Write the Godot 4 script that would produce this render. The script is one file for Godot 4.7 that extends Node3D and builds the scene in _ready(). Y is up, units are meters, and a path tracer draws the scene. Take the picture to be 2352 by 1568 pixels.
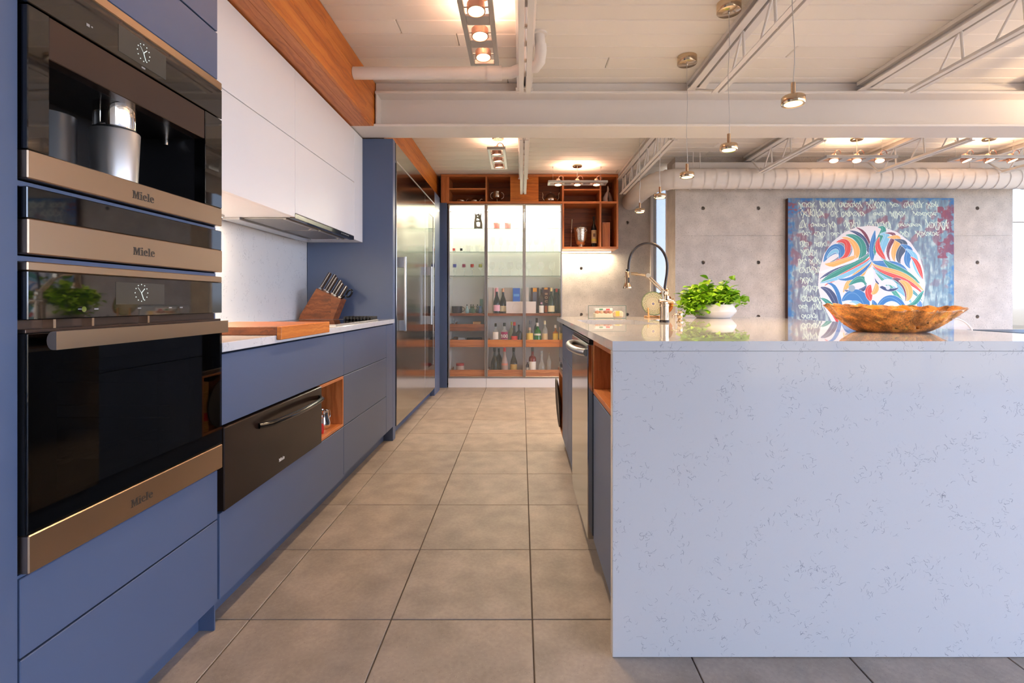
extends Node3D
# A kitchen seen straight on. Units are metres; the camera stands at the origin of the floor plan and looks along -z.
# PX, PY: vanishing point of the photograph; PF: focal length in pixels; EYE: height of the lens.
const PX := 1198.0
const PY := 692.0
const PF := 1160.0
const EYE := 1.03
const CEIL := 2.555       # underside of the ceiling boards
const XF := -0.95         # fronts of the left-hand cabinets
const XW := -1.585        # left wall, face of the backsplash
const XU := -1.174        # fronts of the white wall cupboards
const ZB := 6.05          # fronts of the cabinets on the far wall
const ZW := 6.40          # far concrete wall
const ZR := 5.34          # nearer concrete wall on the right
const IX0 := 0.263        # island
const IX1 := 1.79
const IZ0 := 1.4606
const IZ1 := 3.75
const ITOP := 0.915

# energies of the lamps
const E_SPOT := 0.68
const E_LEAK := 0.22
const E_PENDANT := 0.72
const E_CABINET := 2.8
const E_SHELF := 0.9
const E_UPLIGHT := 46.0
const E_UNDER := 2.1

var M := {}
var used := {}
var rng := RandomNumberGenerator.new()

func wx(x: float, d: float) -> float: return (x - PX) * d / PF
func wy(y: float, d: float) -> float: return EYE - (y - PY) * d / PF
func P(x: float, y: float, d: float) -> Vector3: return Vector3(wx(x, d), wy(y, d), -d)

# ------------------------------------------------------------------ mesh building
class MB:
	var v := PackedVector3Array()
	var n := PackedVector3Array()
	var t := PackedVector2Array()
	var xf := Transform3D()
	var uo := Vector2.ZERO
	func tri(a: Vector3, b: Vector3, c: Vector3, na: Vector3, nb: Vector3, nc: Vector3, ua := Vector2.ZERO, ub := Vector2.ZERO, uc := Vector2.ZERO) -> void:
		if (b - a).cross(c - a).dot(na + nb + nc) > 0.0:
			v.append(xf * a); v.append(xf * c); v.append(xf * b)
			n.append((xf.basis * na).normalized()); n.append((xf.basis * nc).normalized()); n.append((xf.basis * nb).normalized())
			t.append(ua + uo); t.append(uc + uo); t.append(ub + uo)
		else:
			v.append(xf * a); v.append(xf * b); v.append(xf * c)
			n.append((xf.basis * na).normalized()); n.append((xf.basis * nb).normalized()); n.append((xf.basis * nc).normalized())
			t.append(ua + uo); t.append(ub + uo); t.append(uc + uo)
	func quad(a: Vector3, b: Vector3, c: Vector3, d: Vector3, nn: Vector3, ua := Vector2.ZERO, ub := Vector2.ZERO, uc := Vector2.ZERO, ud := Vector2.ZERO) -> void:
		tri(a, b, c, nn, nn, nn, ua, ub, uc)
		tri(a, c, d, nn, nn, nn, ua, uc, ud)
	func uvof(p: Vector3, axis: int, grain: int) -> Vector2:
		var g := grain
		if g == axis:
			g = (axis + 1) % 3
		return Vector2(p[g], p[3 - axis - g])
	# a box with bevelled edges; texture u runs along the grain axis, in metres
	func box(c: Vector3, s: Vector3, bv := 0.0, grain := 0) -> MB:
		var h := s * 0.5
		var b := minf(bv, minf(h.x, minf(h.y, h.z)) * 0.9)
		for ax in 3:
			var i := (ax + 1) % 3
			var j := (ax + 2) % 3
			for sg in [-1.0, 1.0]:
				var q: Array[Vector3] = []
				for m: Vector2 in [Vector2(-1, -1), Vector2(1, -1), Vector2(1, 1), Vector2(-1, 1)]:
					var p := c
					p[ax] += sg * h[ax]
					p[i] += m.x * (h[i] - b)
					p[j] += m.y * (h[j] - b)
					q.append(p)
				var nn := Vector3.ZERO
				nn[ax] = sg
				quad(q[0], q[1], q[2], q[3], nn, uvof(q[0], ax, grain), uvof(q[1], ax, grain), uvof(q[2], ax, grain), uvof(q[3], ax, grain))
		if b > 0.0:
			for k in 3:
				var i := (k + 1) % 3
				var j := (k + 2) % 3
				for si in [-1.0, 1.0]:
					for sj in [-1.0, 1.0]:
						var q: Array[Vector3] = []
						for m: Vector2 in [Vector2(0, -1), Vector2(1, -1), Vector2(1, 1), Vector2(0, 1)]:
							var p := c
							p[i] += si * (h[i] - b * m.x)
							p[j] += sj * (h[j] - b * (1.0 - m.x))
							p[k] += m.y * (h[k] - b)
							q.append(p)
						var nn := Vector3.ZERO
						nn[i] = si
						nn[j] = sj
						quad(q[0], q[1], q[2], q[3], nn.normalized(), uvof(q[0], i, grain), uvof(q[1], i, grain), uvof(q[2], i, grain), uvof(q[3], i, grain))
			for sx in [-1.0, 1.0]:
				for sy in [-1.0, 1.0]:
					for sz in [-1.0, 1.0]:
						var s3 := Vector3(sx, sy, sz)
						var e := c + s3 * h
						var nn := s3.normalized()
						tri(e - Vector3(0, sy, sz) * b, e - Vector3(sx, 0, sz) * b, e - Vector3(sx, sy, 0) * b, nn, nn, nn)
		return self
	# box given by its limits: x0..x1, y0..y1, depths d0..d1 in front of the camera plane (z = -d)
	func lim(x0: float, x1: float, y0: float, y1: float, d0: float, d1: float, bv := 0.0, grain := 0) -> MB:
		return box(Vector3((x0 + x1) / 2, (y0 + y1) / 2, -(d0 + d1) / 2), Vector3(absf(x1 - x0), absf(y1 - y0), absf(d1 - d0)), bv, grain)
	# profile (radius, height) turned round a vertical axis
	func lathe(pr: Array, c := Vector3.ZERO, seg := 24, a0 := 0.0, a1 := TAU) -> MB:
		var m := pr.size()
		var sn: Array[Vector2] = []
		for i in m - 1:
			var e: Vector2 = pr[i + 1] - pr[i]
			sn.append(Vector2(e.y, -e.x).normalized())
		for i in m - 1:
			var p: Vector2 = pr[i]
			var q: Vector2 = pr[i + 1]
			if p.distance_to(q) < 1e-7:
				continue
			var np := sn[i]
			var nq := sn[i]
			if i > 0 and sn[i - 1].dot(sn[i]) > 0.7:
				np = (sn[i - 1] + sn[i]).normalized()
			if i < m - 2 and sn[i + 1].dot(sn[i]) > 0.7:
				nq = (sn[i + 1] + sn[i]).normalized()
			for k in seg:
				var f0 := a0 + (a1 - a0) * k / seg
				var f1 := a0 + (a1 - a0) * (k + 1) / seg
				var u0 := Vector3(cos(f0), 0, sin(f0))
				var u1 := Vector3(cos(f1), 0, sin(f1))
				var A := c + u0 * p.x + Vector3(0, p.y, 0)
				var B := c + u1 * p.x + Vector3(0, p.y, 0)
				var C := c + u1 * q.x + Vector3(0, q.y, 0)
				var D := c + u0 * q.x + Vector3(0, q.y, 0)
				var nA := u0 * np.x + Vector3(0, np.y, 0)
				var nB := u1 * np.x + Vector3(0, np.y, 0)
				var nC := u1 * nq.x + Vector3(0, nq.y, 0)
				var nD := u0 * nq.x + Vector3(0, nq.y, 0)
				var tu := Vector2(float(k) / seg, p.y)
				if p.x > 1e-6:
					tri(A, B, C, nA, nB, nC, tu, tu + Vector2(1.0 / seg, 0), Vector2(float(k + 1) / seg, q.y))
				if q.x > 1e-6:
					tri(A, C, D, nA, nC, nD, tu, Vector2(float(k + 1) / seg, q.y), Vector2(float(k) / seg, q.y))
		return self
	func disc(c: Vector3, r: float, nn: Vector3, seg := 24) -> MB:
		var a := nn.cross(Vector3(0.3, 0.9, 0.2)).normalized()
		var b := nn.cross(a).normalized()
		for k in seg:
			var f0 := TAU * k / seg
			var f1 := TAU * (k + 1) / seg
			tri(c, c + (a * cos(f0) + b * sin(f0)) * r, c + (a * cos(f1) + b * sin(f1)) * r, nn, nn, nn)
		return self
	# closed cylinder between two points
	func rod(a: Vector3, b: Vector3, r: float, seg := 10, r2 := -1.0) -> MB:
		tube([a, b], [r, r if r2 < 0.0 else r2], seg)
		return self
	# tube through points, with a radius (or one for each point)
	func tube(pts: Array, rad, seg := 10, caps := true) -> MB:
		var m := pts.size()
		var up := Vector3(0.123, 0.98, 0.21).normalized()
		var rings := []
		var outs := []
		var along := 0.0
		for i in m:
			var d: Vector3 = (pts[mini(i + 1, m - 1)] - pts[maxi(i - 1, 0)]).normalized()
			if absf(d.dot(up)) > 0.97:
				up = Vector3(0.9, 0.1, 0.3).normalized()
			var a := d.cross(up).normalized()
			var b := a.cross(d).normalized()
			up = b
			var r: float = rad[i] if rad is Array else rad
			var ring: Array[Vector3] = []
			var ou: Array[Vector3] = []
			for k in seg:
				var f := TAU * k / seg
				var o := a * cos(f) + b * sin(f)
				ou.append(o)
				ring.append(pts[i] + o * r)
			rings.append(ring)
			outs.append(ou)
		for i in m - 1:
			var l: float = (pts[i + 1] - pts[i]).length()
			for k in seg:
				var k1 := (k + 1) % seg
				var ua := Vector2(along, float(k) / seg)
				var ub := Vector2(along + l, float(k) / seg)
				var s := Vector2(0, 1.0 / seg)
				tri(rings[i][k], rings[i + 1][k], rings[i + 1][k1], outs[i][k], outs[i + 1][k], outs[i + 1][k1], ua, ub, ub + s)
				tri(rings[i][k], rings[i + 1][k1], rings[i][k1], outs[i][k], outs[i + 1][k1], outs[i][k1], ua, ub + s, ua + s)
			along += l
		if caps:
			for e in [0, m - 1]:
				var nn: Vector3 = (pts[0] - pts[1]).normalized() if e == 0 else (pts[m - 1] - pts[m - 2]).normalized()
				for k in seg:
					tri(pts[e], rings[e][k], rings[e][(k + 1) % seg], nn, nn, nn)
		return self
	# polygon (x, y) pulled from depth d0 to depth d1
	func prism(poly: PackedVector2Array, d0: float, d1: float, smooth := false) -> MB:
		var m := poly.size()
		var idx := Geometry2D.triangulate_polygon(poly)
		for f in [[d0, 1.0], [d1, -1.0]]:
			for i in range(0, idx.size(), 3):
				var q: Array[Vector3] = []
				for j in 3:
					q.append(Vector3(poly[idx[i + j]].x, poly[idx[i + j]].y, -f[0]))
				var nn := Vector3(0, 0, f[1])
				tri(q[0], q[1], q[2], nn, nn, nn, Vector2(q[0].x, q[0].y), Vector2(q[1].x, q[1].y), Vector2(q[2].x, q[2].y))
		var sg := -1.0 if Geometry2D.is_polygon_clockwise(poly) else 1.0
		var en: Array[Vector3] = []
		for i in m:
			var e := poly[(i + 1) % m] - poly[i]
			en.append(Vector3(e.y, -e.x, 0).normalized() * sg)
		for i in m:
			var a := poly[i]
			var b := poly[(i + 1) % m]
			var na := en[i]
			var nb := en[i]
			if smooth:
				na = (en[i] + en[(i + m - 1) % m]).normalized()
				nb = (en[i] + en[(i + 1) % m]).normalized()
			var A := Vector3(a.x, a.y, -d0)
			var B := Vector3(b.x, b.y, -d0)
			var C := Vector3(b.x, b.y, -d1)
			var D := Vector3(a.x, a.y, -d1)
			var l := a.distance_to(b)
			tri(A, B, C, na, nb, nb, Vector2(-d0, 0), Vector2(-d0, l), Vector2(-d1, l))
			tri(A, C, D, na, nb, na, Vector2(-d0, 0), Vector2(-d1, l), Vector2(-d1, 0))
		return self
	func done() -> ArrayMesh:
		var arr := []
		arr.resize(Mesh.ARRAY_MAX)
		arr[Mesh.ARRAY_VERTEX] = v
		arr[Mesh.ARRAY_NORMAL] = n
		arr[Mesh.ARRAY_TEX_UV] = t
		var am := ArrayMesh.new()
		am.add_surface_from_arrays(Mesh.PRIMITIVE_TRIANGLES, arr)
		return am

func mb() -> MB: return MB.new()

# ------------------------------------------------------------------ naming and parenting
func numbered(called: String) -> String:
	if not used.has(called):
		used[called] = 0
		return called
	used[called] += 1
	return "%s_%03d" % [called, used[called]]

# a thing: a Node3D at its base, whose children are its parts
func thing(called: String, label: String, category: String, base := Vector3.ZERO, group := "") -> Node3D:
	var o := Node3D.new()
	o.name = numbered(called)
	o.position = base
	add_child(o, true)
	tag(o, label, category, group)
	return o

func tag(o: Node3D, label: String, category: String, group := "") -> void:
	o.set_meta("label", label)
	o.set_meta("category", category)
	if group != "":
		o.set_meta("group", group)

# a part; shapes are given in room coordinates unless local is set
func part(parent: Node3D, called: String, shape, material: Material, local := false) -> MeshInstance3D:
	var o := MeshInstance3D.new()
	o.name = called
	o.mesh = shape.done() if shape is MB else shape
	o.material_override = material
	if not local and parent.get_parent() == self and not parent is MeshInstance3D:
		o.position = -parent.position
	parent.add_child(o, true)
	return o

# a piece of the room
func struct(called: String, shape, material: Material, label := "") -> MeshInstance3D:
	var o := MeshInstance3D.new()
	o.name = called
	o.mesh = shape.done() if shape is MB else shape
	o.material_override = material
	o.set_meta("kind", "structure")
	if label != "":
		o.set_meta("label", label)
	add_child(o, true)
	return o

func copy_of(src: Node3D, called: String, label: String, at: Vector3, turn := 0.0, group := "") -> Node3D:
	var o: Node3D = src.duplicate()
	o.name = numbered(called)
	add_child(o, true)
	o.position = at
	o.rotation.y = turn
	o.set_meta("label", label)
	if group != "":
		o.set_meta("group", group)
	return o

func lettering(parent: Node3D, text: String, height: float, material: Material, at: Vector3, turn_y: float, serif := false, turn_z := 0.0) -> MeshInstance3D:
	var f := SystemFont.new()
	f.font_names = PackedStringArray(["Droid Serif" if serif else "Droid Sans"])
	f.font_weight = 700
	var tm := TextMesh.new()
	tm.text = text
	tm.font = f
	tm.font_size = 64
	tm.pixel_size = height / 46.0
	tm.depth = 0.0008
	tm.curve_step = 4.0
	var o := MeshInstance3D.new()
	o.name = "lettering"
	o.mesh = tm
	o.material_override = material
	parent.add_child(o, true)
	var off := Vector3.ZERO
	if parent.get_parent() == self and not parent is MeshInstance3D:
		off = -parent.position
	o.transform = Transform3D(Basis.from_euler(Vector3(0, turn_y, 0)) * Basis.from_euler(Vector3(0, 0, turn_z)), at + off)
	return o

# ------------------------------------------------------------------ materials
func mat(c: Color, rough := 0.5, metal := 0.0) -> StandardMaterial3D:
	var m := StandardMaterial3D.new()
	m.albedo_color = c
	m.roughness = rough
	m.metallic = metal
	return m

func rgb8(r: float, g: float, b: float) -> Color: return Color(r / 255.0, g / 255.0, b / 255.0)

func glow(c: Color, e: float, body := Color(0.9, 0.9, 0.9)) -> StandardMaterial3D:
	var m := mat(body, 0.15)
	m.emission_enabled = true
	m.emission = c
	m.emission_energy_multiplier = e
	return m

func pane(c: Color, a: float, rough := 0.02) -> StandardMaterial3D:
	var m := mat(Color(c.r, c.g, c.b, a), rough)
	m.transparency = BaseMaterial3D.TRANSPARENCY_ALPHA
	return m

func triplanar(m: StandardMaterial3D, scale: float) -> StandardMaterial3D:
	m.uv1_triplanar = true
	m.uv1_world_triplanar = true
	m.uv1_triplanar_sharpness = 8.0
	m.uv1_scale = Vector3.ONE * scale
	return m

func noise(seed_: int, freq: float, oct := 4, kind := FastNoiseLite.TYPE_SIMPLEX_SMOOTH) -> FastNoiseLite:
	var f := FastNoiseLite.new()
	f.seed = seed_
	f.frequency = freq
	f.noise_type = kind
	f.fractal_octaves = oct
	return f

func tex(im: Image) -> ImageTexture: return ImageTexture.create_from_image(im)

# grey noise picture, seamless, as bytes
func grey(seed_: int, freq: float, size: int, oct := 4) -> PackedByteArray:
	var im := noise(seed_, freq, oct).get_seamless_image(size, size)
	im.convert(Image.FORMAT_L8)
	return im.get_data()

func from_bytes(b: PackedByteArray, size: int) -> ImageTexture:
	return tex(Image.create_from_data(size, size, false, Image.FORMAT_RGB8, b))

# wood: streaks along u
func wood_texture(seed_: int, dark: Color, mid: Color, light: Color) -> ImageTexture:
	var s := 512
	var a := noise(seed_, 0.03, 3).get_seamless_image(s, s)
	a.convert(Image.FORMAT_L8)
	var ga := a.get_data()
	var gb := grey(seed_ + 1, 0.012, s, 3)
	var fine := noise(seed_ + 2, 0.25, 2).get_seamless_image(s, s)
	fine.convert(Image.FORMAT_L8)
	var gc := fine.get_data()
	var out := PackedByteArray()
	out.resize(s * s * 3)
	for y in s:
		for x in s:
			var ww := (gb[y * s + x] / 255.0 - 0.5) * 26.0
			var yy := posmod(int(y + ww), s)
			var streak := ga[yy * s + (x >> 4)] / 255.0
			var fib := gc[posmod(int(y * 2 + ww), s) * s + (x >> 3)] / 255.0
			var k := clampf(streak * 0.75 + fib * 0.35 - 0.05, 0.0, 1.0)
			var c := dark.lerp(mid, clampf(k * 2.0, 0, 1)).lerp(light, clampf(k * 2.0 - 1.0, 0, 1))
			var i := (y * s + x) * 3
			out[i] = int(c.r * 255)
			out[i + 1] = int(c.g * 255)
			out[i + 2] = int(c.b * 255)
	return from_bytes(out, s)

# engineered stone: pale ground with clusters of small dark hairlines
func quartz_texture() -> ImageTexture:
	var s := 2048
	var im := Image.create(s, s, false, Image.FORMAT_RGB8)
	im.fill(rgb8(218, 218, 221))
	var r := RandomNumberGenerator.new()
	r.seed = 41
	var cl := noise(9, 0.006, 3)
	# soft cloudy patches of the stone itself
	for i in 10500:
		var x := r.randf() * s
		var y := r.randf() * s
		var c := cl.get_noise_2d(x, y)
		if c < 0.0 + r.randf() * 0.22:
			continue
		var a := r.randf() * TAU
		var len := r.randi_range(4, 22)
		var dark := r.randf_range(0.2, 0.95) * clampf(0.6 + c, 0.4, 1.0)
		for k in len:
			a += r.randf_range(-0.55, 0.55)
			x += cos(a) * 1.3
			y += sin(a) * 1.3
			var px := posmod(int(x), s)
			var py := posmod(int(y), s)
			var o := im.get_pixel(px, py)
			im.set_pixel(px, py, o.lerp(rgb8(96, 100, 116), dark * r.randf_range(0.6, 1.0)))
			if dark > 0.4:
				var o2 := im.get_pixel(posmod(px + 1, s), py)
				im.set_pixel(posmod(px + 1, s), py, o2.lerp(rgb8(96, 100, 116), dark * 0.5))
	for i in 9000:
		var px := r.randi_range(0, s - 1)
		var py := r.randi_range(0, s - 1)
		im.set_pixel(px, py, im.get_pixel(px, py).lerp(rgb8(120, 122, 136), r.randf_range(0.1, 0.4)))
	return tex(im)

# mottled mineral surface: two noises, dark pits and pale specks
func mineral_texture(seed_: int, size: int, base: Color, swing: float, pits: int, pit: Color, specks: int, speck: Color, pit_r := 1) -> ImageTexture:
	var ga := grey(seed_, 0.008, size, 4)
	var gb := grey(seed_ + 1, 0.08, size, 3)
	var out := PackedByteArray()
	out.resize(size * size * 3)
	for i in size * size:
		var k := 1.0 + (ga[i] / 255.0 - 0.5) * swing + (gb[i] / 255.0 - 0.5) * swing * 0.45
		out[i * 3] = clampi(int(base.r * 255 * k), 0, 255)
		out[i * 3 + 1] = clampi(int(base.g * 255 * k), 0, 255)
		out[i * 3 + 2] = clampi(int(base.b * 255 * k), 0, 255)
	var im := Image.create_from_data(size, size, false, Image.FORMAT_RGB8, out)
	var r := RandomNumberGenerator.new()
	r.seed = seed_
	for i in pits:
		var x := r.randi_range(0, size - 4)
		var y := r.randi_range(0, size - 4)
		var w := r.randi_range(1, pit_r)
		var h := r.randi_range(1, pit_r)
		im.fill_rect(Rect2i(x, y, w, h), im.get_pixel(x, y).lerp(pit, r.randf_range(0.3, 0.9)))
	for i in specks:
		var x := r.randi_range(0, size - 2)
		var y := r.randi_range(0, size - 2)
		im.set_pixel(x, y, im.get_pixel(x, y).lerp(speck, r.randf_range(0.3, 0.8)))
	return tex(im)

func make_materials() -> void:
	var walnut := wood_texture(11, rgb8(84, 42, 20), rgb8(132, 70, 34), rgb8(168, 98, 52))
	var teak := wood_texture(23, rgb8(156, 80, 24), rgb8(200, 114, 40), rgb8(222, 146, 64))
	var cherry := wood_texture(31, rgb8(148, 80, 40), rgb8(194, 118, 66), rgb8(220, 150, 94))
	M.quartz = triplanar(mat(Color.WHITE, 0.07), 0.72)
	M.quartz.albedo_texture = quartz_texture()
	M.quartz_top = triplanar(mat(Color.WHITE, 0.02), 0.72)
	M.quartz_top.albedo_texture = M.quartz.albedo_texture
	M.blue = mat(rgb8(80, 96, 128), 0.42)
	M.white = mat(rgb8(240, 239, 242), 0.38)
	M.white_in = mat(rgb8(226, 226, 222), 0.5)
	for w in [["walnut", walnut, 0.45], ["teak", teak, 0.4], ["cherry", cherry, 0.42]]:
		var m := mat(Color.WHITE, w[2])
		m.albedo_texture = w[1]
		m.uv1_scale = Vector3(0.7, 1.9, 1)
		M[w[0]] = m
	M.board = mat(Color.WHITE, 0.45)
	M.board.albedo_texture = teak
	M.board.uv1_scale = Vector3(1.6, 4.0, 1)
	M.board_end = mat(Color.WHITE, 0.5)
	M.board_end.albedo_texture = walnut
	M.board_end.uv1_scale = Vector3(5.0, 3.0, 1)
	M.steel = mat(rgb8(182, 158, 134), 0.36, 1.0)
	M.steel.roughness = 0.3
	M.steel.uv1_scale = Vector3(1.0, 5.0, 1)
	M.steel_cool = mat(rgb8(200, 200, 202), 0.3, 1.0)
	M.fridge_steel = mat(rgb8(186, 182, 176), 0.13, 1.0)
	M.chrome = mat(rgb8(225, 222, 218), 0.07, 1.0)
	M.nickel = mat(rgb8(206, 184, 156), 0.16, 1.0)
	M.alu = mat(rgb8(205, 204, 204), 0.38, 0.9)
	M.alu_frame = mat(rgb8(178, 172, 168), 0.35, 0.9)
	M.black_glass = mat(rgb8(10, 9, 10), 0.03)
	M.black_glass.metallic_specular = 0.75
	M.oven_glass = pane(Color(0.006, 0.006, 0.007), 0.72, 0.02)
	M.bronze = mat(rgb8(84, 70, 64), 0.25, 0.7)
	M.black = mat(rgb8(16, 16, 18), 0.5)
	M.black_soft = mat(rgb8(24, 23, 26), 0.35)
	M.iron = mat(rgb8(28, 27, 28), 0.6)
	M.clear = pane(Color(0.92, 0.97, 0.95), 0.04)
	M.clear.metallic_specular = 0.3
	M.shelf_glass = pane(Color(0.72, 0.88, 0.82), 0.22)
	M.glass_edge = mat(rgb8(96, 124, 116), 0.15)
	M.glassware = pane(Color(0.9, 0.93, 0.92), 0.16, 0.02)
	M.window_glass = pane(Color(0.95, 0.98, 1.0), 0.05)
	M.tinted_glass = pane(Color(0.02, 0.03, 0.05), 0.56)
	M.paint = mat(rgb8(232, 226, 221), 0.5)
	M.ceiling = []
	for k in 4:
		M.ceiling.append(mat(rgb8(244 - k * 3, 238 - k * 3, 230 - k * 3), 0.6))
	M.ceiling_gap = mat(rgb8(120, 104, 94), 0.8)
	M.concrete = triplanar(mat(Color.WHITE, 0.75), 0.55)
	M.concrete.albedo_texture = mineral_texture(3, 1024, rgb8(196, 187, 178), 0.14, 9000, rgb8(138, 129, 121), 14000, rgb8(226, 220, 212), 3)
	M.tiles = []
	for k in 3:
		var m: StandardMaterial3D = triplanar(mat([rgb8(255, 255, 255), rgb8(246, 246, 247), rgb8(250, 248, 246)][k], 0.46), 0.62)
		m.uv1_offset = Vector3(0.37 * k, 0.11 * k, 0.23 * k)
		M.tiles.append(m)
	var ft := mineral_texture(17, 1024, rgb8(163, 152, 143), 0.2, 5000, rgb8(112, 102, 96), 6500, rgb8(206, 198, 190), 1)
	for m in M.tiles:
		m.albedo_texture = ft
	M.grout = mat(rgb8(96, 86, 80), 0.85)
	M.screen = glow(rgb8(120, 112, 104), 0.22, rgb8(20, 19, 18))
	M.screen_mark = glow(rgb8(235, 245, 240), 0.9, rgb8(60, 60, 60))
	M.print_grey = mat(rgb8(150, 150, 150), 0.5)
	M.logo_dark = mat(rgb8(62, 52, 44), 0.4)
	M.logo_light = mat(rgb8(226, 224, 220), 0.3)
	M.lens = glow(rgb8(255, 214, 160), 9.0)
	M.led = glow(rgb8(255, 238, 208), 6.0)
	M.pink_metal = mat(rgb8(214, 168, 150), 0.25, 0.9)
	M.leaf = []
	for c in [rgb8(118, 172, 24), rgb8(142, 192, 34), rgb8(92, 148, 22), rgb8(160, 202, 56)]:
		var m := mat(c, 0.4)
		m.backlight_enabled = true
		m.backlight = c * 0.35
		M.leaf.append(m)
	M.stem = mat(rgb8(110, 150, 50), 0.6)
	M.ceramic = mat(rgb8(236, 230, 224), 0.25)
	M.navy = mat(rgb8(40, 60, 84), 0.4)
	M.enamel = mat(rgb8(70, 64, 66), 0.35)
	M.drawer_glass = mat(rgb8(34, 25, 21), 0.2)
	M.drawer_glass.metallic_specular = 0.3
	M.black_gloss = mat(rgb8(16, 14, 14), 0.12)
	M.filter = mat(rgb8(150, 148, 148), 0.5, 0.8)
	M.led_soft = glow(rgb8(255, 236, 204), 2.5)
	M.pendant_lens = glow(rgb8(255, 200, 120), 7.0)
	M.acrylic = pane(Color(0.9, 0.86, 0.84), 0.3, 0.08)
	M.acrylic_rim = mat(rgb8(226, 210, 200), 0.2)
	M.block_wood = mat(Color.WHITE, 0.5)
	M.block_wood.albedo_texture = walnut
	M.block_wood.uv1_scale = Vector3(3.0, 2.2, 1)
	M.knife_handle = mat(rgb8(58, 42, 36), 0.4)
	M.bamboo = mat(rgb8(196, 140, 62), 0.55)
	M.pale_wood = mat(rgb8(222, 170, 112), 0.5)
	M.orange = mat(rgb8(238, 140, 16), 0.4)
	M.burl = triplanar(mat(Color.WHITE, 0.32), 3.2)
	M.burl.albedo_texture = mineral_texture(47, 512, rgb8(196, 126, 58), 1.25, 420, rgb8(92, 44, 16), 700, rgb8(236, 180, 110), 5)
	M.silver = mat(rgb8(206, 196, 184), 0.18, 1.0)
	M.pewter = mat(rgb8(130, 112, 98), 0.3, 0.9)
	M.hammered = mat(rgb8(222, 208, 192), 0.22, 1.0)
	M.hammered.normal_enabled = true
	var hn := noise(71, 0.06, 1, FastNoiseLite.TYPE_CELLULAR).get_seamless_image(256, 256)
	hn.convert(Image.FORMAT_RGBA8)
	hn.bump_map_to_normal_map(2.0)
	M.hammered.normal_texture = tex(hn)
	M.hammered.uv1_scale = Vector3(4, 6, 1)
	M.rubber = mat(rgb8(34, 26, 28), 0.35)

# ------------------------------------------------------------------ the place
func _ready() -> void:
	rng.seed = 20
	set_camera_and_sky()
	make_materials()
	build_floor()
	build_ceiling()
	build_walls()
	build_bulkhead()
	build_steelwork()
	build_duct_and_pipes()
	build_tall_unit()
	build_base_run()
	build_wall_cupboards()
	build_fridges()
	build_island()
	build_far_cabinets()
	build_painting()
	build_dining()
	build_lights()
	build_worktop_things()
	build_island_things()
	build_pantry_things()

func set_camera_and_sky() -> void:
	var cam := Camera3D.new()
	cam.name = "camera"
	cam.position = Vector3(0, EYE, 0)
	var near := 0.05
	cam.set_frustum(near * 1568.0 / PF, Vector2(near * (1176.0 - PX) / PF, near * (PY - 784.0) / PF), near, 60.0)
	add_child(cam)
	cam.current = true
	var we := WorldEnvironment.new()
	we.name = "environment"
	var e := Environment.new()
	e.background_mode = Environment.BG_SKY
	var sm := ProceduralSkyMaterial.new()
	sm.sky_top_color = rgb8(172, 200, 246)
	sm.sky_horizon_color = rgb8(214, 228, 251)
	sm.ground_bottom_color = rgb8(140, 134, 126)
	sm.ground_horizon_color = rgb8(184, 182, 182)
	sm.sun_angle_max = 0.0
	var sky := Sky.new()
	sky.sky_material = sm
	e.sky = sky
	e.background_energy_multiplier = 9.2
	e.tonemap_mode = Environment.TONE_MAPPER_LINEAR
	e.tonemap_exposure = 1.12
	e.sdfgi_enabled = true
	e.ssao_enabled = true
	e.ssil_enabled = true
	we.environment = e
	add_child(we)

func build_floor() -> void:
	var slab := struct("floor", mb().lim(-1.75, 6.2, -0.12, -0.006, -3.2, 6.6), M.grout)
	var tw := 0.4575
	var td := 0.4605
	var full := mb().box(Vector3.ZERO, Vector3(tw - 0.004, 0.02, td - 0.004), 0.0015).done()
	var rest := mb()
	for i in range(-4, 14):
		for j in range(-11, 11):
			var x := 0.035 + tw * (i + 0.5)
			var d := 1.637 + td * (j + 0.5)
			if d > 6.35 or (x > 1.7 and d > 5.6) or x > 5.9 or x < -1.5 or d < -3.0:
				continue
			if d < 0.2 or x < -1.2 or x > 5.0:
				rest.box(Vector3(x, -0.01, -d), Vector3(tw - 0.004, 0.02, td - 0.004), 0.0015)
				continue
			var o := part(slab, "tile", full, M.tiles[rng.randi_range(0, 2)])
			o.position = Vector3(x, -0.01 + rng.randf_range(-0.0004, 0.0004), -d)
	var r := part(slab, "outer_tiles", rest, M.tiles[0])
	r.set_meta("kind", "stuff")

func build_ceiling() -> void:
	var slab := struct("ceiling", mb().lim(-1.75, 6.2, CEIL + 0.018, CEIL + 0.15, -3.2, 6.6), M.ceiling_gap)
	var w := 0.1415
	var d := 6.56
	var k := 0
	while d > -3.1:
		var cut := rng.randf_range(-0.9, 5.4)
		var far_x := 6.1
		for seg in [[-1.7, cut - 0.0015], [cut + 0.0015, far_x]]:
			var o := part(slab, "plank", mb().lim(seg[0], seg[1], CEIL + rng.randf_range(0.0, 0.0012), CEIL + 0.02, d - w + 0.004, d, 0.005), M.ceiling[rng.randi_range(0, 3)])
			o.set_meta("plank", k)
		d -= w
		k += 1

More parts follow.
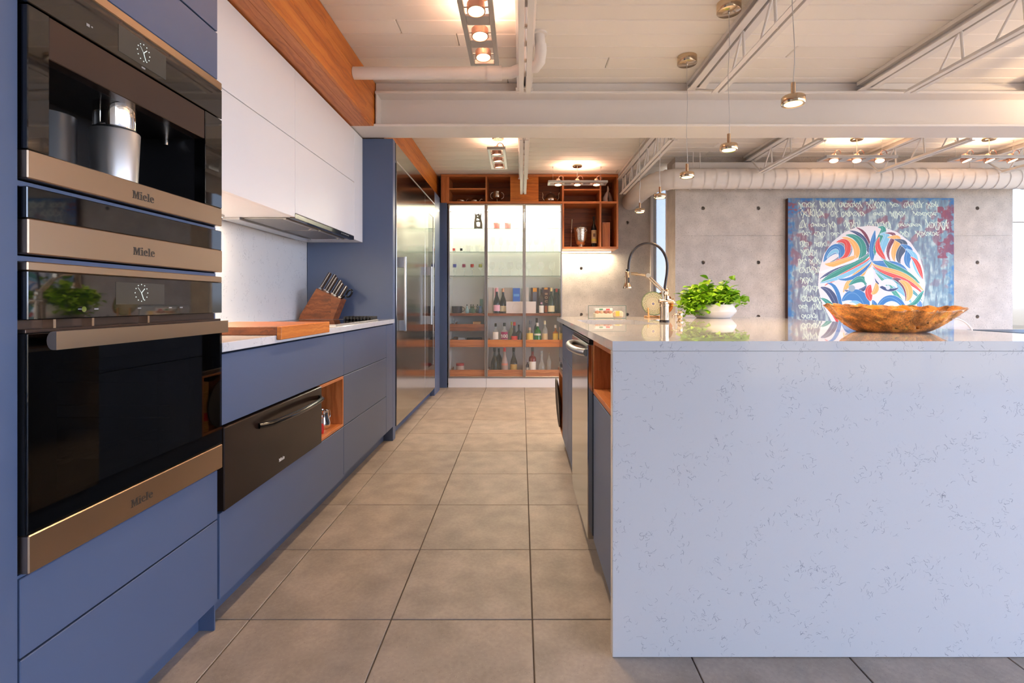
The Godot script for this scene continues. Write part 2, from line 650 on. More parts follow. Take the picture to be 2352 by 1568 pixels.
func holed_wall(called: String, x0: float, x1: float, d_face: float, thick: float, holes: Array, joints: Array) -> void:
	var c := CSGBox3D.new()
	c.name = called
	c.size = Vector3(x1 - x0, CEIL + 0.3, thick)
	c.position = Vector3((x0 + x1) / 2, (CEIL + 0.3) / 2 - 0.1, -(d_face + thick / 2))
	c.material = M.concrete
	for h in holes:
		var q := CSGCylinder3D.new()
		q.name = "tie_hole"
		q.operation = CSGShape3D.OPERATION_SUBTRACTION
		q.radius = 0.02
		q.height = 0.1
		q.sides = 16
		q.rotation.x = PI / 2
		q.position = Vector3(h.x, h.y, -d_face) - c.position
		q.material = M.concrete
		c.add_child(q, true)
	for j in joints:
		var g := CSGBox3D.new()
		g.name = "joint"
		g.operation = CSGShape3D.OPERATION_SUBTRACTION
		g.size = Vector3(x1 - x0 + 0.1, 0.005, 0.008) if j[0] == "h" else Vector3(0.005, CEIL + 0.4, 0.008)
		g.position = (Vector3((x0 + x1) / 2, j[1], -d_face) if j[0] == "h" else Vector3(j[1], 1.2, -d_face)) - c.position
		g.material = M.concrete
		c.add_child(g, true)
	c.set_meta("kind", "structure")
	add_child(c, true)

func window_unit(called: String, label: String, c: Vector3, w: float, h: float, along_x: bool, bars: int, rails: Array, m: Material, glass: Material) -> void:
	var fr := Node3D.new()
	fr.name = called
	fr.set_meta("kind", "structure")
	fr.set_meta("label", label)
	add_child(fr, true)
	var t := 0.05
	var dp := 0.07
	var put := func(nm: String, u0: float, u1: float, y0: float, y1: float, th: float, mm: Material) -> void:
		var b := mb()
		if along_x:
			b.box(Vector3(c.x + (u0 + u1) / 2, (y0 + y1) / 2, c.z), Vector3(u1 - u0, y1 - y0, th), 0.003 if th > 0.02 else 0.0)
		else:
			b.box(Vector3(c.x, (y0 + y1) / 2, c.z + (u0 + u1) / 2), Vector3(th, y1 - y0, u1 - u0), 0.003 if th > 0.02 else 0.0)
		part(fr, nm, b, mm)
	var y0 := c.y - h / 2
	var y1 := c.y + h / 2
	put.call("frame_rail", -w / 2, w / 2, y0, y0 + t, dp, m)
	put.call("frame_rail", -w / 2, w / 2, y1 - t, y1, dp, m)
	put.call("frame_post", -w / 2, -w / 2 + t, y0 + t, y1 - t, dp, m)
	put.call("frame_post", w / 2 - t, w / 2, y0 + t, y1 - t, dp, m)
	var inner := w - 2 * t
	for i in range(1, bars + 1):
		var u := -w / 2 + t + inner * i / (bars + 1.0)
		put.call("mullion", u - t / 2, u + t / 2, y0 + t, y1 - t, dp, m)
	for y in rails:
		put.call("transom", -w / 2 + t, w / 2 - t, y - t / 2, y + t / 2, dp - 0.004, m)
	for i in bars + 1:
		var ua := -w / 2 + t + inner * i / (bars + 1.0)
		var ub := -w / 2 + t + inner * (i + 1) / (bars + 1.0)
		put.call("pane", ua + 0.001, ub - 0.001, y0 + t, y1 - t, 0.006, glass)

func build_walls() -> void:
	struct("wall_left", mb().lim(-1.75, XW - 0.02, 0.0, CEIL, -3.2, 6.6), M.white_in)
	# far concrete wall behind the cabinets, up to the jog
	var hl: Array = []
	for q in [[1441, 511], [1335, 616], [1335, 722], [1441, 616], [1441, 722]]:
		hl.append(P(q[0], q[1], ZW))
	holed_wall("wall_far", -1.75, 1.70, ZW, 0.2, [hl[0], hl[1], hl[2], hl[4]], [["h", wy(563, ZW)]])
	var hr: Array = []
	for x in [1615, 1742, 1868, 1994, 2120, 2245]:
		for y in [478, 602.5, 727]:
			hr.append(P(x, y, ZR))
	var xj := wx(1551, ZR)
	var xe := wx(2326, ZR)
	holed_wall("wall_right", xj, xe, ZR, 0.3, hr, [["h", wy(541, ZR)]])
	# the jog: a narrow window looking out sideways between the two concrete walls
	window_unit("window_1", "narrow side window between the two concrete walls", Vector3(xj + 0.036, 1.28, -(5.66 + ZW) / 2), ZW - 5.66, 2.46, false, 0, [], M.paint, M.tinted_glass)
	# right of the nearer wall: tall glazing
	window_unit("window_2", "tall white framed window beyond the concrete wall", Vector3((xe + 6.2) / 2, 1.27, -5.45), 6.2 - xe, 2.54, true, 1, [wy(505, 5.45)], M.paint, M.tinted_glass)
	# daylight: glazed fronts to the right and behind the camera
	window_unit("window_3", "long glazed front along the dining side", Vector3(6.1, 1.35, -1.2), 8.2, 2.3, false, 5, [], M.paint, M.window_glass)
	struct("wall_side", mb().lim(6.02, 6.2, 0.0, 0.2, -3.0, 5.4), M.white_in)
	window_unit("window_4", "wide glazed front behind the viewer", Vector3(4.3, 1.3, 3.1), 3.4, 2.5, true, 2, [], M.paint, M.window_glass)
	struct("wall_rear", mb().lim(-1.75, 2.6, 0.0, CEIL, -3.2, -3.0), M.white_in)

func build_bulkhead() -> void:
	# wooden box above the cupboards: boards with the grain along the run
	var root := struct("trim_1", mb().lim(XW, -1.05, 2.262, CEIL, -3.0, ZW - 0.02, 0.0, 2), M.teak, "warm brown wooden bulkhead running above the cupboards")
	var xf := -1.022
	# fascia in three boards, underside in two
	var ys := [2.242, 2.36, 2.45, CEIL - 0.001]
	for i in 3:
		for s in [[-3.0, 1.9], [1.9, ZW - 0.05]]:
			var b := mb()
			b.uo = Vector2(0.37 * i + s[0], 0.21 * i)
			part(root, "fascia_board", b.lim(xf, xf - 0.022, ys[i], ys[i + 1] - 0.0008, s[0], s[1] - 0.0008, 0.001, 2), M.teak)
	var xs := [xf - 0.0225, -1.10, XU - 0.06]
	for i in 2:
		var b := mb()
		b.uo = Vector2(0.9 * i, 0.33)
		part(root, "soffit_board", b.lim(xs[i], xs[i + 1] + 0.0008, 2.242, 2.262, -3.0, ZW - 0.05, 0.001, 2), M.cherry)

func build_steelwork() -> void:
	# main girder
	var g := thing("steel_girder", "white painted steel girder crossing the room under the ceiling", "girder", Vector3(2.4, 2.24, -3.616))
	var z0 := 3.49
	var z1 := 3.742
	part(g, "bottom_flange", mb().lim(-1.60, 6.1, 2.24, 2.258, z0, z1, 0.003), M.paint)
	part(g, "top_flange", mb().lim(-1.015, 6.1, 2.468, 2.486, z0, z1, 0.003), M.paint)
	part(g, "web", mb().lim(-1.018, 6.1, 2.258, 2.468, 3.606, 3.626), M.paint)
	part(g, "packing_board", mb().lim(-1.018, 6.1, 2.486, CEIL - 0.001, 3.53, 3.70), M.paint)
	part(g, "end_stiffener", mb().lim(-1.012, -1.002, 2.258, 2.468, 3.50, 3.606), M.paint)
	# open web joists along the view
	var n := 0
	for x in [0.02, 1.2, 2.38, 3.56, 4.79]:
		for span in [[-2.9, 3.52, -2.5, 3.10], [3.70, 6.03 if x < 1.5 else ZR - 0.02, 4.0, 6.02 if x < 1.5 else 5.03]]:
			var near_span: bool = span[0] < 0.0
			var lab: String = ["white lattice steel joist %s the girder, directly over the kitchen aisle", "white lattice steel joist %s the girder, above the island", "white lattice steel joist %s the girder, first one right of the pendant lamps", "white lattice steel joist %s the girder, second one right of the pendant lamps", "white lattice steel joist %s the girder, third one right of the pendant lamps"][n]
			var j := thing("steel_joist", lab % ("in front of" if near_span else "beyond"), "joist", Vector3(x, 2.30, -(span[0] + span[1]) / 2), "open web steel joists")
			for s in [-1.0, 1.0]:
				part(j, "top_chord", mb().lim(x + s * 0.008, x + s * 0.052, 2.487, 2.494, span[0], span[1], 0.001).lim(x + s * 0.008, x + s * 0.014, 2.494, 2.53, span[0], span[1]), M.paint)
				part(j, "bottom_chord", mb().lim(x + s * 0.007, x + s * 0.036, 2.305, 2.311, span[2], span[3], 0.001).lim(x + s * 0.007, x + s * 0.012, 2.311, 2.335, span[2], span[3]), M.paint)
			part(j, "deck_plate", mb().lim(x - 0.045, x + 0.045, 2.53, CEIL - 0.001, span[0], span[1]), M.paint)
			for e in [span[0] + 0.04, span[1] - 0.04]:
				part(j, "bearing_seat", mb().lim(x - 0.06, x + 0.06, 2.4861, 2.4869, e - 0.04, e + 0.04), M.paint)
			var d: float = span[2] + 0.12
			while d + 0.17 < span[3]:
				part(j, "web_bar", mb().rod(Vector3(x, 2.318, -d), Vector3(x, 2.492, -(d + 0.015)), 0.0075, 6), M.paint)
				part(j, "web_bar", mb().rod(Vector3(x, 2.492, -(d + 0.03)), Vector3(x, 2.318, -(d + 0.17)), 0.0065, 6), M.paint)
				d += 0.34
			# sloping end bars up to the seats
			part(j, "web_bar", mb().rod(Vector3(x, 2.318, -(span[3] - 0.01)), Vector3(x, 2.484, -(minf(span[1] - 0.05, span[3] + 0.19) if not near_span else span[1] - 0.05)), 0.008, 6), M.paint)
			part(j, "web_bar", mb().rod(Vector3(x, 2.318, -(span[2] + 0.01)), Vector3(x, 2.48, -(span[0] + 0.05)), 0.008, 6), M.paint)
		n += 1

func arc(c: Vector3, a: Vector3, b: Vector3, f0: float, f1: float, k: int) -> Array:
	var out := []
	for i in k + 1:
		var f := lerpf(f0, f1, float(i) / k)
		out.append(c + a * cos(f) + b * sin(f))
	return out

func build_duct_and_pipes() -> void:
	# spiral duct along the nearer concrete wall, bending back to the far wall at its left end
	var y := 2.285
	var pts := []
	var zc := 5.17
	pts.append(Vector3(6.0, y, -(zc - 0.12)))
	pts.append(Vector3(5.55, y, -(zc - 0.06)))
	var x := 5.15
	while x > 1.62:
		pts.append(Vector3(x, y, -zc))
		x -= 0.118
	var straight := pts.size()
	for q in [[1.565, 5.185], [1.50, 5.225], [1.44, 5.29], [1.40, 5.38], [1.38, 5.5], [1.37, 5.66], [1.37, 5.82], [1.37, 5.98], [1.37, 6.14], [1.37, 6.39]]:
		pts.append(Vector3(q[0], y, -q[1]))
	var duct := thing("ventilation_duct", "white round spiral duct under the ceiling along the concrete wall", "duct", Vector3(3.4, y, -zc))
	for i in straight - 1:
		part(duct, "section", mb().tube([pts[i], pts[i + 1]], 0.102, 28, false), M.paint)
	part(duct, "elbow", mb().tube(pts.slice(straight - 1), 0.102, 28, false), M.paint)
	for i in range(1, pts.size() - 1):
		var b: Vector3 = pts[i]
		var dir: Vector3 = (pts[i + 1] - pts[i - 1]).normalized()
		part(duct, "seam", mb().tube([b - dir * 0.005, b - dir * 0.0025, b + dir * 0.0025, b + dir * 0.005], [0.101, 0.1078, 0.1078, 0.101], 28, false), M.paint)
	# hangers
	for hx in [wx(1608, zc), wx(1592, zc), wx(2228, zc), 3.4]:
		part(duct, "hanger_rod", mb().rod(Vector3(hx, y + 0.09, -zc), Vector3(hx, CEIL, -zc), 0.005, 6), M.paint)
	# trunking behind the duct
	var tr := thing("cable_trunking", "white trunking high on the concrete wall behind the duct", "trunking", Vector3(3.2, 2.42, -ZR))
	part(tr, "box", mb().lim(wx(1548, 5.28), 5.1, 2.40, 2.475, 5.24, ZR - 0.001, 0.004), M.paint)
	part(tr, "cover", mb().lim(wx(1548, 5.28), 5.1, 2.412, 2.463, 5.236, 5.24, 0.001), M.paint)
	# drain pipe near the bulkhead: horizontal run, coupling, bend and riser to the ceiling
	var pz := 3.07
	var py := wy(168, pz)
	var dp := thing("drain_pipe", "white drain pipe from the wooden bulkhead bending up to the ceiling", "pipe", Vector3(-0.5, py, -pz))
	part(dp, "run", mb().rod(Vector3(-1.02, py, -pz), Vector3(-0.13, py, -pz), 0.037, 20), M.paint)
	part(dp, "coupling", mb().rod(Vector3(-0.21, py, -pz), Vector3(-0.12, py, -pz), 0.044, 20), M.paint)
	var bend := [Vector3(-0.13, py, -pz), Vector3(-0.07, py, -pz), Vector3(-0.02, py + 0.005, -(pz - 0.03)), Vector3(0.03, py + 0.0, -(pz - 0.07)), Vector3(0.08, py - 0.01, -(pz - 0.1)), Vector3(0.105, py + 0.01, -(pz - 0.13)), Vector3(0.112, py + 0.06, -(pz - 0.16)), Vector3(0.108, py + 0.09, -(pz - 0.175))]
	part(dp, "bend", mb().tube(bend, 0.034, 18), M.paint)
	part(dp, "riser", mb().rod(Vector3(0.108, py + 0.08, -(pz - 0.175)), Vector3(0.1, CEIL, -(pz - 0.2)), 0.03, 18), M.paint)
	part(dp, "ceiling_collar", mb().rod(Vector3(0.1, CEIL - 0.012, -(pz - 0.2)), Vector3(0.1, CEIL, -(pz - 0.2)), 0.045, 18), M.paint)

# ------------------------------------------------------------------ left-hand run
const A0 := 0.957   # depths of the appliance column
const A1 := 1.578

func clock_face(parent: Node3D, c: Vector3, r: float) -> void:
	var dots := mb()
	for k in 12:
		var f := TAU * k / 12.0
		var u := Vector3(0, cos(f), -sin(f))
		dots.box(c + u * r, Vector3(0.0006, 0.0022, 0.0022))
	part(parent, "clock_dots", dots, M.screen_mark)
	var hands := mb()
	hands.tube([c, c + Vector3(0, 0.5, -0.52) * r], 0.0011, 4)
	hands.tube([c, c + Vector3(0, -0.82, -0.36) * r], 0.0009, 4)
	hands.tube([c, c + Vector3(0, 0.62, 0.55) * r], 0.0004, 4)
	part(parent, "clock_hands", hands, M.screen_mark)

func build_tall_unit() -> void:
	var t := thing("tall_cabinet", "blue-grey tall oven cabinet with two drawers under the appliances", "cabinet", Vector3(-1.27, 0, -1.2))
	var xb := XW
	part(t, "side_panel", mb().lim(xb, XF, 0.0, 2.24, 0.60, A0 - 0.004, 0.0015), M.blue)
	part(t, "side_panel", mb().lim(xb, XF - 0.012, 0.0, 2.24, A1 + 0.002, A1 + 0.008), M.blue)
	part(t, "back_panel", mb().lim(xb, xb + 0.02, 0.0, 2.24, A0, A1), M.blue)
	part(t, "toe_kick", mb().lim(xb + 0.02, XF - 0.06, 0.0, 0.10, A0, A1), M.blue)
	for y in [0.505, 1.113, 1.256, 1.716]:
		part(t, "shelf", mb().lim(xb + 0.02, XF - 0.006, y - 0.006, y + 0.004, A0, A1), M.blue)
	for q in [[0.092, 0.3475], [0.352, 0.503]]:
		var dw := part(t, "drawer", mb().lim(XF - 0.02, XF, q[0], q[1], A0, A1, 0.0015), M.blue)
		part(dw, "drawer_box", mb().lim(xb + 0.05, XF - 0.021, q[0] + 0.02, q[1] - 0.03, A0 + 0.03, A1 - 0.03), M.blue)
	part(t, "flap_door", mb().lim(XF - 0.02, XF, 1.722, 1.8675, A0, A1, 0.0015), M.blue)
	part(t, "top_door", mb().lim(XF - 0.02, XF, 1.872, 2.236, A0, A1, 0.0015), M.blue)
	build_coffee_machine()
	build_slim_drawer()
	build_oven()

func build_coffee_machine() -> void:
	var xs := XF + 0.014
	var t := thing("coffee_machine", "built-in black glass coffee machine above the ovens in the blue tall cabinet", "coffee machine", Vector3(-1.1, 1.262, -1.27))
	part(t, "top_trim", mb().lim(XF - 0.02, xs, 1.688, 1.711, A0, A1, 0.002, 2), M.steel)
	var cp := part(t, "control_panel", mb().lim(XF - 0.02, xs, 1.5985, 1.6875, A0, A1, 0.0015), M.black_glass)
	var da := wz_on(272, xs)
	var db := wz_on(381, xs)
	var dsp := part(cp, "display", mb().lim(xs, xs + 0.0006, 1.612, 1.674, da, db), M.screen)
	clock_face(t, Vector3(xs + 0.0012, 1.644, -wz_on(329, xs)), 0.0205)
	part(cp, "touch_icons", mb().box(Vector3(xs + 0.0004, 1.626, -1.09), Vector3(0.0004, 0.006, 0.008)).box(Vector3(xs + 0.0004, 1.627, -1.10), Vector3(0.0004, 0.003, 0.004)).box(Vector3(xs + 0.0004, 1.607, -wz_on(329, xs)), Vector3(0.0004, 0.004, 0.012)), M.print_grey)
	var l0 := wz_on(114, xs)
	var r0 := wz_on(472, xs)
	part(t, "glass_panel", mb().lim(XF - 0.02, xs, 1.3195, 1.595, A0, l0, 0.0015), M.black_glass)
	part(t, "glass_panel", mb().lim(XF - 0.02, xs, 1.3195, 1.595, r0, A1, 0.0015), M.black_glass)
	part(t, "fascia", mb().lim(XF - 0.02, xs - 0.002, 1.511, 1.595, l0 + 0.001, r0 - 0.001, 0.0015, 2), M.bronze)
	# recess
	var bx := XF - 0.2
	var nich := mb()
	nich.lim(bx - 0.01, bx, 1.3, 1.53, l0, r0)
	nich.lim(bx, XF - 0.02, 1.300, 1.3185, l0, r0)
	nich.lim(bx, XF - 0.02, 1.512, 1.53, l0, r0)
	nich.lim(bx, XF - 0.02, 1.3, 1.53, l0 - 0.012, l0)
	nich.lim(bx, XF - 0.02, 1.3, 1.53, r0, r0 + 0.012)
	part(t, "recess", nich, M.black_soft)
	part(t, "drip_tray", mb().lim(bx, XF - 0.004, 1.3185, 1.324, l0 + 0.002, r0 - 0.002, 0.001), M.steel)
	# outlet and milk flask
	var c := Vector3(-1.003, 0, -1.246)
	var sp := part(t, "spout_head", mb().lathe([Vector2(0.0, 0), Vector2(0.041, 0), Vector2(0.043, 0.004), Vector2(0.043, 0.06)], c + Vector3(0, 1.452, 0), 40), M.chrome)
	part(sp, "spout_collar", mb().lathe([Vector2(0.0, 0), Vector2(0.0435, 0), Vector2(0.0435, 0.006), Vector2(0, 0.006)], c + Vector3(0, 1.4465, 0), 40), M.black)
	part(t, "milk_flask", mb().lathe([Vector2(0.0, 0), Vector2(0.046, 0), Vector2(0.051, 0.12), Vector2(0.05, 0.122), Vector2(0, 0.122)], c + Vector3(0, 1.3245, 0), 40), M.alu)
	part(t, "water_nozzle", mb().rod(Vector3(-1.03, 1.482, -1.462), Vector3(-1.03, 1.512, -1.462), 0.0075, 14), M.chrome)
	part(t, "bean_panel", mb().lathe([Vector2(0.0, 0), Vector2(0.05, 0), Vector2(0.05, 0.122), Vector2(0, 0.122)], Vector3(-1.06, 1.3245, -1.13), 30), M.black_soft)
	part(t, "valve_column", mb().rod(Vector3(-1.09, 1.45, -1.11), Vector3(-1.09, 1.512, -1.11), 0.016, 16), M.chrome)
	var bt := part(t, "bottom_trim", mb().lim(XF - 0.02, xs, 1.264, 1.319, A0, A1, 0.002, 2), M.steel)
	part(t, "housing", mb().lim(XW + 0.02, XF - 0.022, 1.264, 1.30, A0 + 0.003, A1 - 0.003), M.black)
	part(t, "housing", mb().lim(XW + 0.02, XF - 0.022, 1.53, 1.71, A0 + 0.003, A1 - 0.003), M.black)
	var l := lettering(bt, "Miele", 0.0185, M.logo_dark, Vector3(xs + 0.0004, 1.288, -(wz_on(308, xs) + wz_on(350, xs)) / 2), PI / 2, true)
	l.name = "logo_lettering"

# depth of the point of the plane x = xp that shows in pixel column px
func wz_on(px: float, xp: float) -> float: return xp * PF / (px - PX)

func build_slim_drawer() -> void:
	var xs := XF + 0.013
	var t := thing("warming_drawer", "slim built-in drawer of black glass and steel between coffee machine and oven", "drawer", Vector3(-1.1, 1.12, -1.27))
	part(t, "glass_front", mb().lim(XF - 0.02, xs, 1.1885, 1.249, A0, A1, 0.0015), M.black_glass)
	var tr := part(t, "steel_front", mb().lim(XF - 0.02, xs + 0.002, 1.1205, 1.188, A0, A1, 0.002, 2), M.steel)
	part(t, "housing", mb().lim(XW + 0.02, XF - 0.021, 1.122, 1.247, A0 + 0.003, A1 - 0.003), M.black)
	var l := lettering(tr, "Miele", 0.0185, M.logo_dark, Vector3(xs + 0.0024, 1.1515, -(wz_on(308, xs) + wz_on(350, xs)) / 2), PI / 2, true)
	l.name = "logo_lettering"

func build_oven() -> void:
	var xs := XF + 0.014
	var t := thing("oven", "built-in black glass oven with long steel bar handle", "oven", Vector3(-1.1, 0.511, -1.27))
	part(t, "top_trim", mb().lim(XF - 0.02, xs, 1.0885, 1.1065, A0, A1, 0.002, 2), M.steel)
	var cp := part(t, "control_panel", mb().lim(XF - 0.02, xs, 0.9945, 1.088, A0, A1, 0.0015), M.black_glass)
	part(cp, "display", mb().lim(xs, xs + 0.0006, 1.023, 1.075, wz_on(266, xs), wz_on(377, xs)), M.screen)
	clock_face(t, Vector3(xs + 0.0012, 1.051, -wz_on(324, xs)), 0.0205)
	var icons := mb()
	for px in [221, 320, 391, 416]:
		icons.box(Vector3(xs + 0.0004, 1.0135, -wz_on(px, xs)), Vector3(0.0004, 0.003, 0.011))
	icons.lathe([Vector2(0.004, 0), Vector2(0.0055, 0)], Vector3.ZERO, 12)
	part(cp, "touch_icons", icons, M.print_grey)
	part(cp, "knob", mb().rod(Vector3(xs, 1.0135, -wz_on(189, xs)), Vector3(xs + 0.004, 1.0135, -wz_on(189, xs)), 0.006, 16), M.chrome)
	# ventilation slot
	part(t, "vent_grille", mb().lim(XF - 0.03, XF - 0.012, 0.972, 0.994, A0, A1).lim(XF - 0.012, xs - 0.004, 0.969, 0.9765, A0, A1, 0.001), M.bronze)
	for px in [130, 218, 345]:
		part(t, "vent_clip", mb().lim(XF - 0.012, xs - 0.004, 0.9765, 0.994, wz_on(px, xs) - 0.003, wz_on(px, xs) + 0.003), M.steel)
	# door: frame behind a dark pane, cavity with lamp and rack
	var y0 := 0.586
	var y1 := 0.968
	var w0 := wz_on(138, xs)
	var w1 := wz_on(440, xs)
	var door := part(t, "door", mb().lim(XF - 0.03, xs - 0.006, y0, y1, A0, w0).lim(XF - 0.03, xs - 0.006, y0, y1, w1, A1).lim(XF - 0.03, xs - 0.006, y0, y0 + 0.045, w0, w1).lim(XF - 0.03, xs - 0.006, y1 - 0.065, y1, w0, w1), M.black)
	part(door, "glass", mb().lim(xs - 0.005, xs, y0, y1, A0, A1, 0.001), M.oven_glass)
	part(door, "blue_tag", mb().box(Vector3(xs + 0.0003, 0.938, -1.545), Vector3(0.0004, 0.006, 0.009)), mat(rgb8(40, 70, 190), 0.4))
	var bt := part(door, "bottom_trim", mb().lim(XF - 0.02, xs + 0.002, 0.512, 0.585, A0, A1, 0.002, 2), M.steel)
	var l := lettering(t, "Miele", 0.0185, M.logo_dark, Vector3(xs + 0.0024, 0.5445, -(wz_on(304, xs) + wz_on(344, xs)) / 2), PI / 2, true)
	l.name = "logo_lettering"
	var cav := mb()
	var bx := XF - 0.42
	cav.lim(bx - 0.01, bx, 0.58, 0.95, w0 - 0.01, w1 + 0.01)
	cav.lim(bx, XF - 0.03, 0.57, 0.58, w0 - 0.01, w1 + 0.01)
	cav.lim(bx, XF - 0.03, 0.95, 0.96, w0 - 0.01, w1 + 0.01)
	cav.lim(bx, XF - 0.03, 0.58, 0.95, w0 - 0.02, w0 - 0.01)
	cav.lim(bx, XF - 0.03, 0.58, 0.95, w1 + 0.01, w1 + 0.02)
	part(t, "cavity", cav, M.enamel)
	var rack := mb()
	for k in 13:
		var x := XF - 0.06 - 0.026 * k
		rack.rod(Vector3(x, 0.672, -(w0 + 0.005)), Vector3(x, 0.672, -(w1 - 0.005)), 0.002, 6)
	for d in [w0 + 0.01, (w0 + w1) / 2, w1 - 0.01]:
		rack.rod(Vector3(XF - 0.055, 0.668, -d), Vector3(XF - 0.38, 0.668, -d), 0.003, 6)
	part(t, "rack", rack, M.chrome)
	part(t, "oven_lamp_cover", mb().lathe([Vector2(0, 0.012), Vector2(0.02, 0.01), Vector2(0.03, 0)], Vector3.ZERO, 20), M.chrome).transform = Transform3D(Basis.from_euler(Vector3(0, 0, -PI / 2)), Vector3(bx + 0.001, 0.86, -1.40) - t.position)
	for y in [0.635, 0.7, 0.735, 0.8, 0.835]:
		part(t, "rack_support", mb().rod(Vector3(bx + 0.02, y, -(w1 + 0.004)), Vector3(XF - 0.05, y, -(w1 + 0.004)), 0.003, 6), M.chrome)
	# D-shaped bar handle
	var h := mb()
	var poly := PackedVector2Array()
	poly.append(Vector2(-0.899, 0.972))
	for k in 9:
		var f := PI / 2 + PI * k / 8.0
		poly.append(Vector2(-0.906 + cos(f) * 0.012, 0.954 + sin(f) * 0.018))
	poly.append(Vector2(-0.899, 0.936))
	h.prism(poly, 0.976, 1.548)
	var hd := part(t, "handle", h, M.steel)
	for d in [1.02, 1.50]:
		part(hd, "handle_post", mb().rod(Vector3(-0.912, 0.954, -d), Vector3(xs, 0.954, -d), 0.009, 12), M.steel)

func build_base_run() -> void:
	var u0 := 1.588
	var u1 := 2.697
	var u2 := 3.545
	var u3 := 3.73
	var xb := XW
	var ym := 0.6345
	var yl := 0.363
	var yt := 0.868
	# first unit: wide drawers with the built-in drawer and the niche between
	var t := thing("base_cabinet", "blue-grey base cabinet with wide drawers and a small wood-lined niche", "cabinet", Vector3(-1.27, 0, -(u0 + u1) / 2))
	part(t, "carcass", mb().lim(xb, XF - 0.022, 0.101, 0.355, u0, u1).lim(xb, XF - 0.022, 0.64, yt - 0.01, u0, u1), M.blue)
	part(t, "toe_kick", mb().lim(xb, XF - 0.07, 0.0, 0.10, u0, u1), M.blue)
	part(t, "drawer", mb().lim(XF - 0.02, XF, ym + 0.002, yt - 0.006, u0 + 0.002, u1 - 0.002, 0.0015), M.blue)
	part(t, "drawer", mb().lim(XF - 0.02, XF, 0.092, yl - 0.002, u0 + 0.002, u1 - 0.002, 0.0015), M.blue)
	var n0 := wz_on(734, XF)
	var nb := part(t, "niche_box", mb().lim(XF - 0.34, XF, yl + 0.002, yl + 0.016, n0, u1 - 0.002, 0.001, 2), M.cherry)
	part(nb, "niche_top", mb().lim(XF - 0.34, XF, ym - 0.016, ym - 0.002, n0, u1 - 0.002, 0.001, 2), M.cherry)
	part(nb, "niche_side", mb().lim(XF - 0.34, XF, yl + 0.016, ym - 0.016, n0, n0 + 0.013, 0.001, 1), M.cherry)
	part(nb, "niche_side", mb().lim(XF - 0.34, XF, yl + 0.016, ym - 0.016, u1 - 0.015, u1 - 0.002, 0.001, 1), M.cherry)
	part(nb, "niche_back", mb().lim(XF - 0.35, XF - 0.34, yl + 0.002, ym - 0.002, n0, u1 - 0.002, 0.0, 1), M.walnut)
	# built-in drawer with a bar handle
	var w := thing("food_warmer", "dark built-in warming drawer with bar handle below the worktop", "warmer", Vector3(-1.1, yl, -(u0 + n0) / 2))
	var f := part(w, "front", mb().lim(XF - 0.02, XF + 0.012, yl + 0.003, ym - 0.003, u0 + 0.006, n0 - 0.004, 0.003), M.drawer_glass)
	part(w, "housing", mb().lim(XF - 0.45, XF - 0.021, yl + 0.01, ym - 0.01, u0 + 0.01, n0 - 0.01), M.black)
	var hy := 0.588
	var h0 := 1.80
	var h1 := n0 - 0.03
	var hp := []
	for k in 15:
		var s := float(k) / 14.0
		hp.append(Vector3(XF + 0.014 + 0.045 * pow(sin(PI * clampf(s, 0.0, 1.0)), 0.35), hy - 0.002, -lerpf(h0, h1, s)))
	var hb := part(w, "handle", mb().tube(hp, 0.0105, 12), M.black_gloss)
	var l := lettering(f, "Miele", 0.012, M.logo_light, Vector3(XF + 0.0125, 0.415, -wz_on(640, XF)), PI / 2, true)
	l.name = "logo_lettering"
	# second unit: three drawers
	var s := thing("base_cabinet", "blue-grey three drawer base cabinet beside the tall refrigerator housing", "cabinet", Vector3(-1.27, 0, -(u1 + u2) / 2))
	part(s, "carcass", mb().lim(xb, XF - 0.022, 0.101, yt - 0.01, u1 + 0.001, u3 - 0.001), M.blue)
	part(s, "toe_kick", mb().lim(xb, XF - 0.07, 0.0, 0.10, u1, u3 - 0.001), M.blue)
	for q in [[ym + 0.002, yt - 0.006], [yl + 0.002, ym - 0.002], [0.105, yl - 0.002]]:
		part(s, "drawer", mb().lim(XF - 0.02, XF, q[0], q[1], u1 + 0.002, u2 - 0.002, 0.0015), M.blue)
	part(s, "filler_panel", mb().lim(XF - 0.02, XF, 0.105, yt - 0.006, u2 + 0.002, u3 - 0.002, 0.0015), M.blue)
	# worktop and backsplash
	var wt := thing("worktop", "white speckled quartz worktop along the left wall", "worktop", Vector3(-1.27, 0.87, -(u0 + u3) / 2))
	part(wt, "slab", mb().lim(xb, XF + 0.012, 0.870, 0.90, A1 + 0.008, u3 - 0.001, 0.002), M.quartz)
	var bs := thing("backsplash", "white speckled quartz backsplash behind the worktop", "backsplash", Vector3(XW, 0.90, -(u0 + u3) / 2))
	part(bs, "slab", mb().lim(XW - 0.019, XW, 0.901, 1.485, u0, u3 - 0.001, 0.001), M.quartz)

